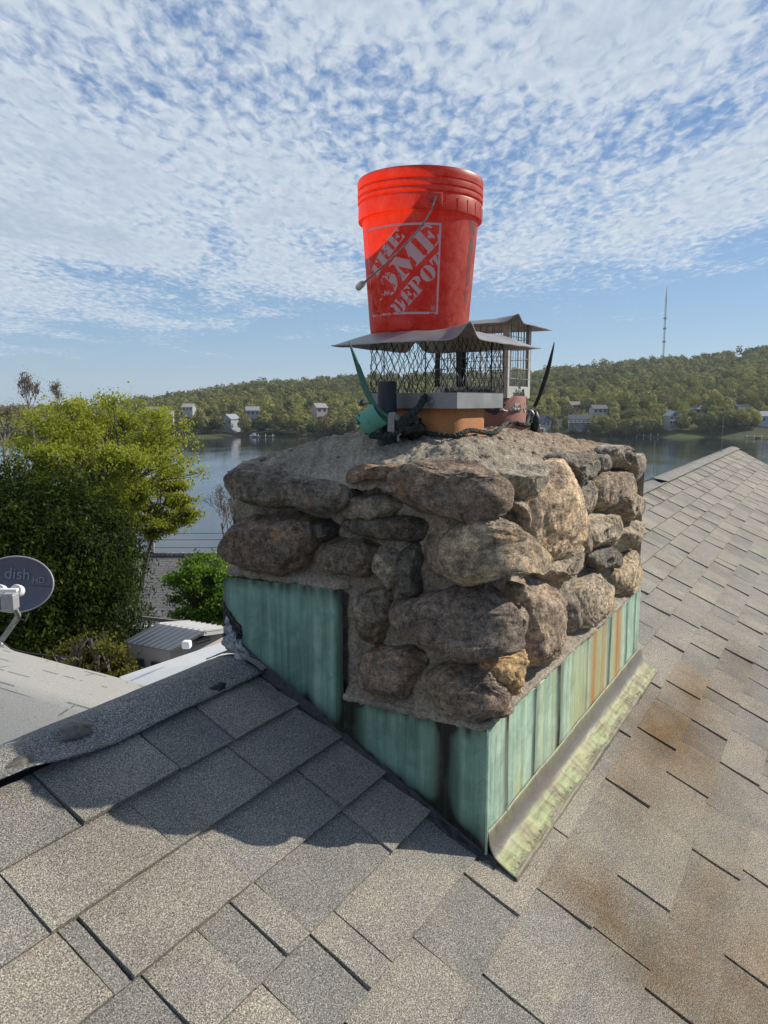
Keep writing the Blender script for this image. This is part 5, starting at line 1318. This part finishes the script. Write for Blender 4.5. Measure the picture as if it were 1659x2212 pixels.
def word(txt, a0, a1, b0, b1, skip=()):
    n = sum(LET[c][0] for c in txt)+.07*(len(txt)-1); sc = (a1-a0)/n; a = a0; out = []
    for k, c in enumerate(txt):
        wd = LET[c][0]*sc
        if k not in skip:
            for poly in LET[c][1]:
                pp = []
                for x, y in poly:
                    A_ = a+x*wd; B_ = b0+y*(b1-b0); u_ = (A_-B_)/1.414; v_ = (A_+B_)/1.414
                    pp.append((U0+max(.001, min(FS-.001, u_)), V0+max(.001, min(FS-.001, v_))))
                out.append(pp)
        a += wd+.07*sc
    return out
decal('print_lettering', word('THE', .078, .205, .036, .066), M['print'], wearf)
decal('print_lettering', word('HOME', .006, .262, -.028, .024, skip=(0,)), M['print'], wearf)
decal('print_remnants', word('HOME', .006, .262, -.028, .024, skip=(1, 2, 3)), M['print'], lambda u, h: 1.35)
decal('print_lettering', word('DEPOT', .066, .238, -.076, -.040), M['print'], wearf)
# registered mark
cxr, cyr = U0+FS-.013, V0+.013; ring = []
for k in range(16):
    a, b_ = k/16*6.283, (k+1)/16*6.283
    ring.append([(cxr+math.cos(a)*.0055, cyr+math.sin(a)*.0055), (cxr+math.cos(b_)*.0055, cyr+math.sin(b_)*.0055), (cxr+math.cos(b_)*.0047, cyr+math.sin(b_)*.0047), (cxr+math.cos(a)*.0047, cyr+math.sin(a)*.0047)])
ring += [[(cxr-.002, cyr-.003), (cxr-.0012, cyr-.003), (cxr-.0012, cyr+.003), (cxr-.002, cyr+.003)], [(cxr-.0012, cyr+.0022), (cxr+.0016, cyr+.0022), (cxr+.0020, cyr+.0012), (cxr+.0012, cyr+.0002), (cxr-.0012, cyr+.0002), (cxr-.0012, cyr+.0009), (cxr+.0010, cyr+.0009), (cxr+.0010, cyr+.0016), (cxr-.0012, cyr+.0016)], [(cxr, cyr+.0002), (cxr+.0014, cyr-.003), (cxr+.0022, cyr-.003), (cxr+.0008, cyr+.0002)]]
decal('registered_mark', ring, M['print'])
# small black safety print round to the right
random.seed(2); w0 = .1335*math.radians(57)
blk = [[(w0, .226), (w0+.030, .226), (w0+.030, .2285), (w0, .2285)], [(w0, .2285), (w0+.0012, .2285), (w0+.0012, .254), (w0, .254)], [(w0, .2515), (w0+.03, .2515), (w0+.03, .254), (w0, .254)]]
for r in range(5):
    x = w0+.003
    while x < w0+.027:
        l = random.uniform(.0015, .004); blk.append([(x, .2305+r*.0042), (x+l, .2305+r*.0042), (x+l, .2336+r*.0042), (x, .2336+r*.0042)]); x += l+.0008
fig = [(.004, .188), (.012, .186), (.013, .200), (.016, .202), (.018, .188), (.024, .188), (.024, .206), (.021, .222), (.016, .231), (.009, .229), (.007, .221), (.011, .218), (.008, .212), (.003, .206)]
blk.append([(w0+x, y-.008) for x, y in fig])
for r in range(24):
    y = .108+r*.0031; x = w0+.001
    while x < w0+.020:
        l = random.uniform(.001, .004); blk.append([(x, y), (x+l, y), (x+l, y+.0018), (x, y+.0018)]); x += l+.0007
for r in range(8):
    y = .070+r*.0035; x = w0+.001
    while x < w0+.013:
        l = random.uniform(.001, .003); blk.append([(x, y), (x+l, y), (x+l, y+.0022), (x, y+.0022)]); x += l+.0006
decal('safety_print', blk, M['blackprint'])

# ================================================================== hooks, rope, loose pipe
def hook_left():
    D = 1.15*U; o = thing('roof_hook', 'green painted curved steel hook beside the vent pipe', 'hook', at(838, 935, D), 'hooks tied round the flues')
    def pp(x, y, dd=0): return at(691+.0, 0, 1) if False else at((820+x/5.53)*.864, (840+y/5.53)*.864, D+dd)
    pts = [pp(290, 80, -.01), pp(345, 230, -.01), pp(430, 470), pp(510, 700), pp(590, 880), pp(680, 1010), pp(760, 1080), pp(835, 1115)]
    MB().tube(catmull(pts, 5), taper([.0008, .0035, .0065, .0075, .0068, .0060, .0056, .0054], 5), 10).build('spike', M['spike'], o, True)
    a, b_ = pp(470, 1200, .01), pp(720, 1020, .0); d = (b_-a).normalized(); Rm = Vector((0, 0, 1)).rotation_difference(d).to_matrix(); L_ = (b_-a).length
    r = .0285
    c = MB(); c.lathe([(r*.97, -L_*.42), (r, -L_*.40), (r, -.002), (r*.985, -.0012), (r*.985, .0012), (r, .002), (r, L_*.55), (r*.96, L_*.57), (r*.88, L_*.57), (r*.88, -L_*.42)], a.lerp(b_, .45)+Vector((0, 0, -.009)), 28, Rm, True); c.build('drum', M['greenpaint'], o, True)
    mb = MB(); random.seed(4)
    for k in range(34):
        an = random.uniform(0, 6.28); z = -L_*.42+random.uniform(0, .012); q = Rm@Vector((math.cos(an)*r*1.003, math.sin(an)*r*1.003, z))+a.lerp(b_, .45)+Vector((0, 0, -.009))
        t1 = (Rm@Vector((-math.sin(an), math.cos(an), 0)))*random.uniform(.002, .005); t2 = (Rm@Vector((0, 0, 1)))*random.uniform(.002, .004)
        mb.add([q-t1-t2, q+t1-t2*.4, q+t1*.6+t2, q-t1*.8+t2*.7], [(0, 1, 2, 3)])
    mb.build('paint_chips', M['tar'], o)
    MB().box(pp(870, 1225, .0), (.018, .016, .044), YAW).build('clamp_block', M['galv'], o, bevel=.002)
    MB().tube([pp(850, 1110, 0), pp(900, 1095, .0), pp(960, 1160, .01)], .009, 7).build('clamp_jaw', M['galv'], o, True)
    MB().tube([pp(965, 1330, 0), pp(968, 1450, 0)], .0035, 6).tube([pp(935, 1360, 0), pp(1010, 1355, 0)], .003, 6).build('bolt', M['galv'], o)
    return o
def catmull(P, n):
    out = []
    for i in range(len(P)-1):
        p0, p1, p2, p3 = P[max(0, i-1)], P[i], P[i+1], P[min(len(P)-1, i+2)]
        for k in range(n):
            t = k/n; out.append(.5*((2*p1)+(p2-p0)*t+(2*p0-5*p1+4*p2-p3)*t*t+(3*p1-p0-3*p2+p3)*t**3))
    out.append(P[-1]); return out
def taper(R, n):
    out = []
    for a, b_ in zip(R, R[1:]): out += [a+(b_-a)*k/n for k in range(n)]
    return out+[R[-1]]
hook_left()
def q4(x, y, D): return at((1100+x/5.184)*.864, (760+y/5.184)*.864, D)
D = 1.50*U
o = thing('roof_hook', 'black curved steel hook beside the round red flue', 'hook', q4(1215, 1640, D), 'hooks tied round the flues')
P = [q4(1483, 490, D), q4(1455, 620, D), q4(1400, 850, D), q4(1340, 1040, D), q4(1280, 1210, D), q4(1215, 1350, D)]
MB().tube(catmull(P, 5), taper([.0008, .0035, .0066, .0066, .0058, .005], 5), 10).build('spike', M['blackmetal'], o, True)
MB().tube([q4(1210, 1340, D), q4(1160, 1420, D-.01), q4(1125, 1560, D-.02)], [.006, .005, .006], 8).build('shank', M['galv'], o, True)
MB().lathe([(.001, -.030), (.011, -.022), (.0155, -.004), (.0155, .012), (.008, .030), (.001, .034)], q4(1228, 1530, D), 12).build('drum', M['blackmetal'], o, True)
for y_, rr in ((1440, .014), (1500, .011)):
    c = q4(1150, y_, D-.01); ring = [c+rdir*rr*math.cos(t)+Vector((0, 0, rr*math.sin(t))) for t in np.linspace(0, 2*math.pi, 17)]; MB().tube(ring, .0032, 6, False).build('shackle', M['galv'], o, True)
MB().lathe([(.001, -.009), (.008, -.005), (.009, .004), (.001, .009)], q4(1272, 1590, D), 10).build('bolt', M['galv'], o, True)
MB().lathe([(.001, -.008), (.014, -.006), (.015, .004), (.001, .009)], q4(1300, 1635, D), 12).build('foot', M['galv'], o, True)

def rope_mesh(mb, pts, r=.0055, twist=26.0):
    """three plaited strands"""
    m = len(pts)
    for k in range(4):
        out = []; acc = 0
        for i, p in enumerate(pts):
            d = (pts[min(i+1, m-1)]-pts[max(0, i-1)]).normalized(); a = d.cross(Vector((0, 0, 1)))
            if a.length < .1: a = Vector((1, 0, 0))
            a.normalize(); b_ = a.cross(d)
            if i: acc += (pts[i]-pts[i-1]).length
            s = 1 if k % 2 else -1; ph = acc*2*math.pi/.024*s+k*math.pi/2
            out.append(p+a*math.cos(ph)*r*.62+b_*math.sin(ph)*r*.62)
        mb.tube(out, r*.58, 5)
def gz(x, y): return shoulder(x, y)+.012*fbm((x*5, y*5, 1), 4)
def rp(x, y, dz=.007): return Vector((x, y, gz(x, y)+dz))
f1 = .064*U+.010
R1 = Matrix.Rotation(ROT1, 3, 'Z')
def l1(x, y, dz=.009): q_ = R1@Vector((x, y, 0))+C1; return rp(q_.x, q_.y, dz)
path = [l1(-f1-.055, f1-.01, .012), l1(-f1-.035, f1*.5, .010), l1(-f1-.012, f1*.1, .016), l1(-f1-.003, -f1*.55, .010), l1(-f1+.012, -f1+.004, .012), l1(-f1*.4, -f1-.004, .014), l1(f1*.3, -f1-.006, .013), l1(f1-.005, -f1-.001, .015)]
for t in np.linspace(-125, 40, 9): path.append(rp(C2.x+(r2+.008)*math.cos(math.radians(t)), C2.y+(r2+.008)*math.sin(math.radians(t)), .020))
mb = MB(); rope_mesh(mb, catmull(path, 14)); 
o = mb.build('rope', M['rope'], None, True); tag(o, 'black braided rope wrapped round the feet of both flues', 'rope')
hk = 1.085*U
def pr(x, y, D_): return at((820+x/5.53)*.864, (840+y/5.53)*.864, D_)
P = [pr(1345, 830, 1.175*U), pr(1310, 900, 1.17*U), pr(1240, 1010, 1.165*U), pr(1120, 1100, 1.16*U), pr(990, 1190, 1.155*U), pr(930, 1260, 1.15*U)]
mb = MB(); rope_mesh(mb, catmull(P, 12), .0078)
P = [pr(590, 1370, 1.145*U), pr(700, 1385, 1.145*U), pr(820, 1375, 1.145*U), pr(950, 1330, 1.15*U), pr(1050, 1270, 1.16*U), pr(1180, 1290, 1.17*U), pr(1330, 1300, 1.18*U)]
rope_mesh(mb, catmull(P, 12), .0072)
P = [pr(960, 1240, 1.155*U), pr(1090, 1190, 1.16*U), pr(1200, 1120, 1.165*U), pr(1180, 1260, 1.17*U), pr(1060, 1330, 1.16*U)]
rope_mesh(mb, catmull(P, 12), .0072)
o = mb.build('rope', M['rope'], None, True); tag(o, 'short doubled rope end sticking up beside the green hook', 'rope')
c0 = pr(1105, 1190, 1.19*U); V1_, F1_ = ico(4)
o = mk('rope_shade_lump', [tuple(c0+Vector((v.x*.022, v.y*.040, v.z*.026-.012))*(1+.35*fbm(v*2.2, 4))) for v in V1_], np.array(F1_), M['tar'], ch, True)  # dark mass added in place of shade and rope tangle beside the flue
a, b_ = at(750, 949, 1.36*U), at(800, 944, 1.42*U)
o = MB().lathe([(.001, -.001), (.016, -.001), (.0165, 0), (.0165, (b_-a).length*2.2)], a, 18, Vector((0, 0, 1)).rotation_difference((b_-a).normalized()).to_matrix()).build('loose_pipe', M['bluepipe'], None, True)
tag(o, 'short dark blue pipe end lying behind the left shoulder of the chimney', 'pipe')

# ================================================================== thin air over the lake
hz = MB().box((0, 0, 55), (9000, 9000, 200)).build('haze', None, None)
hm = bpy.data.materials.new('thin_haze'); hm.use_nodes = True; hm.node_tree.nodes.clear(); ht = NT(hm.node_tree)
ht.n('ShaderNodeOutputMaterial', {'Volume': ht.n('ShaderNodeVolumePrincipled', {'Color': (.80, .88, 1, 1), 'Density': .00010, 'Anisotropy': .2})})
hz.data.materials.append(hm); hz['kind'] = 'stuff'
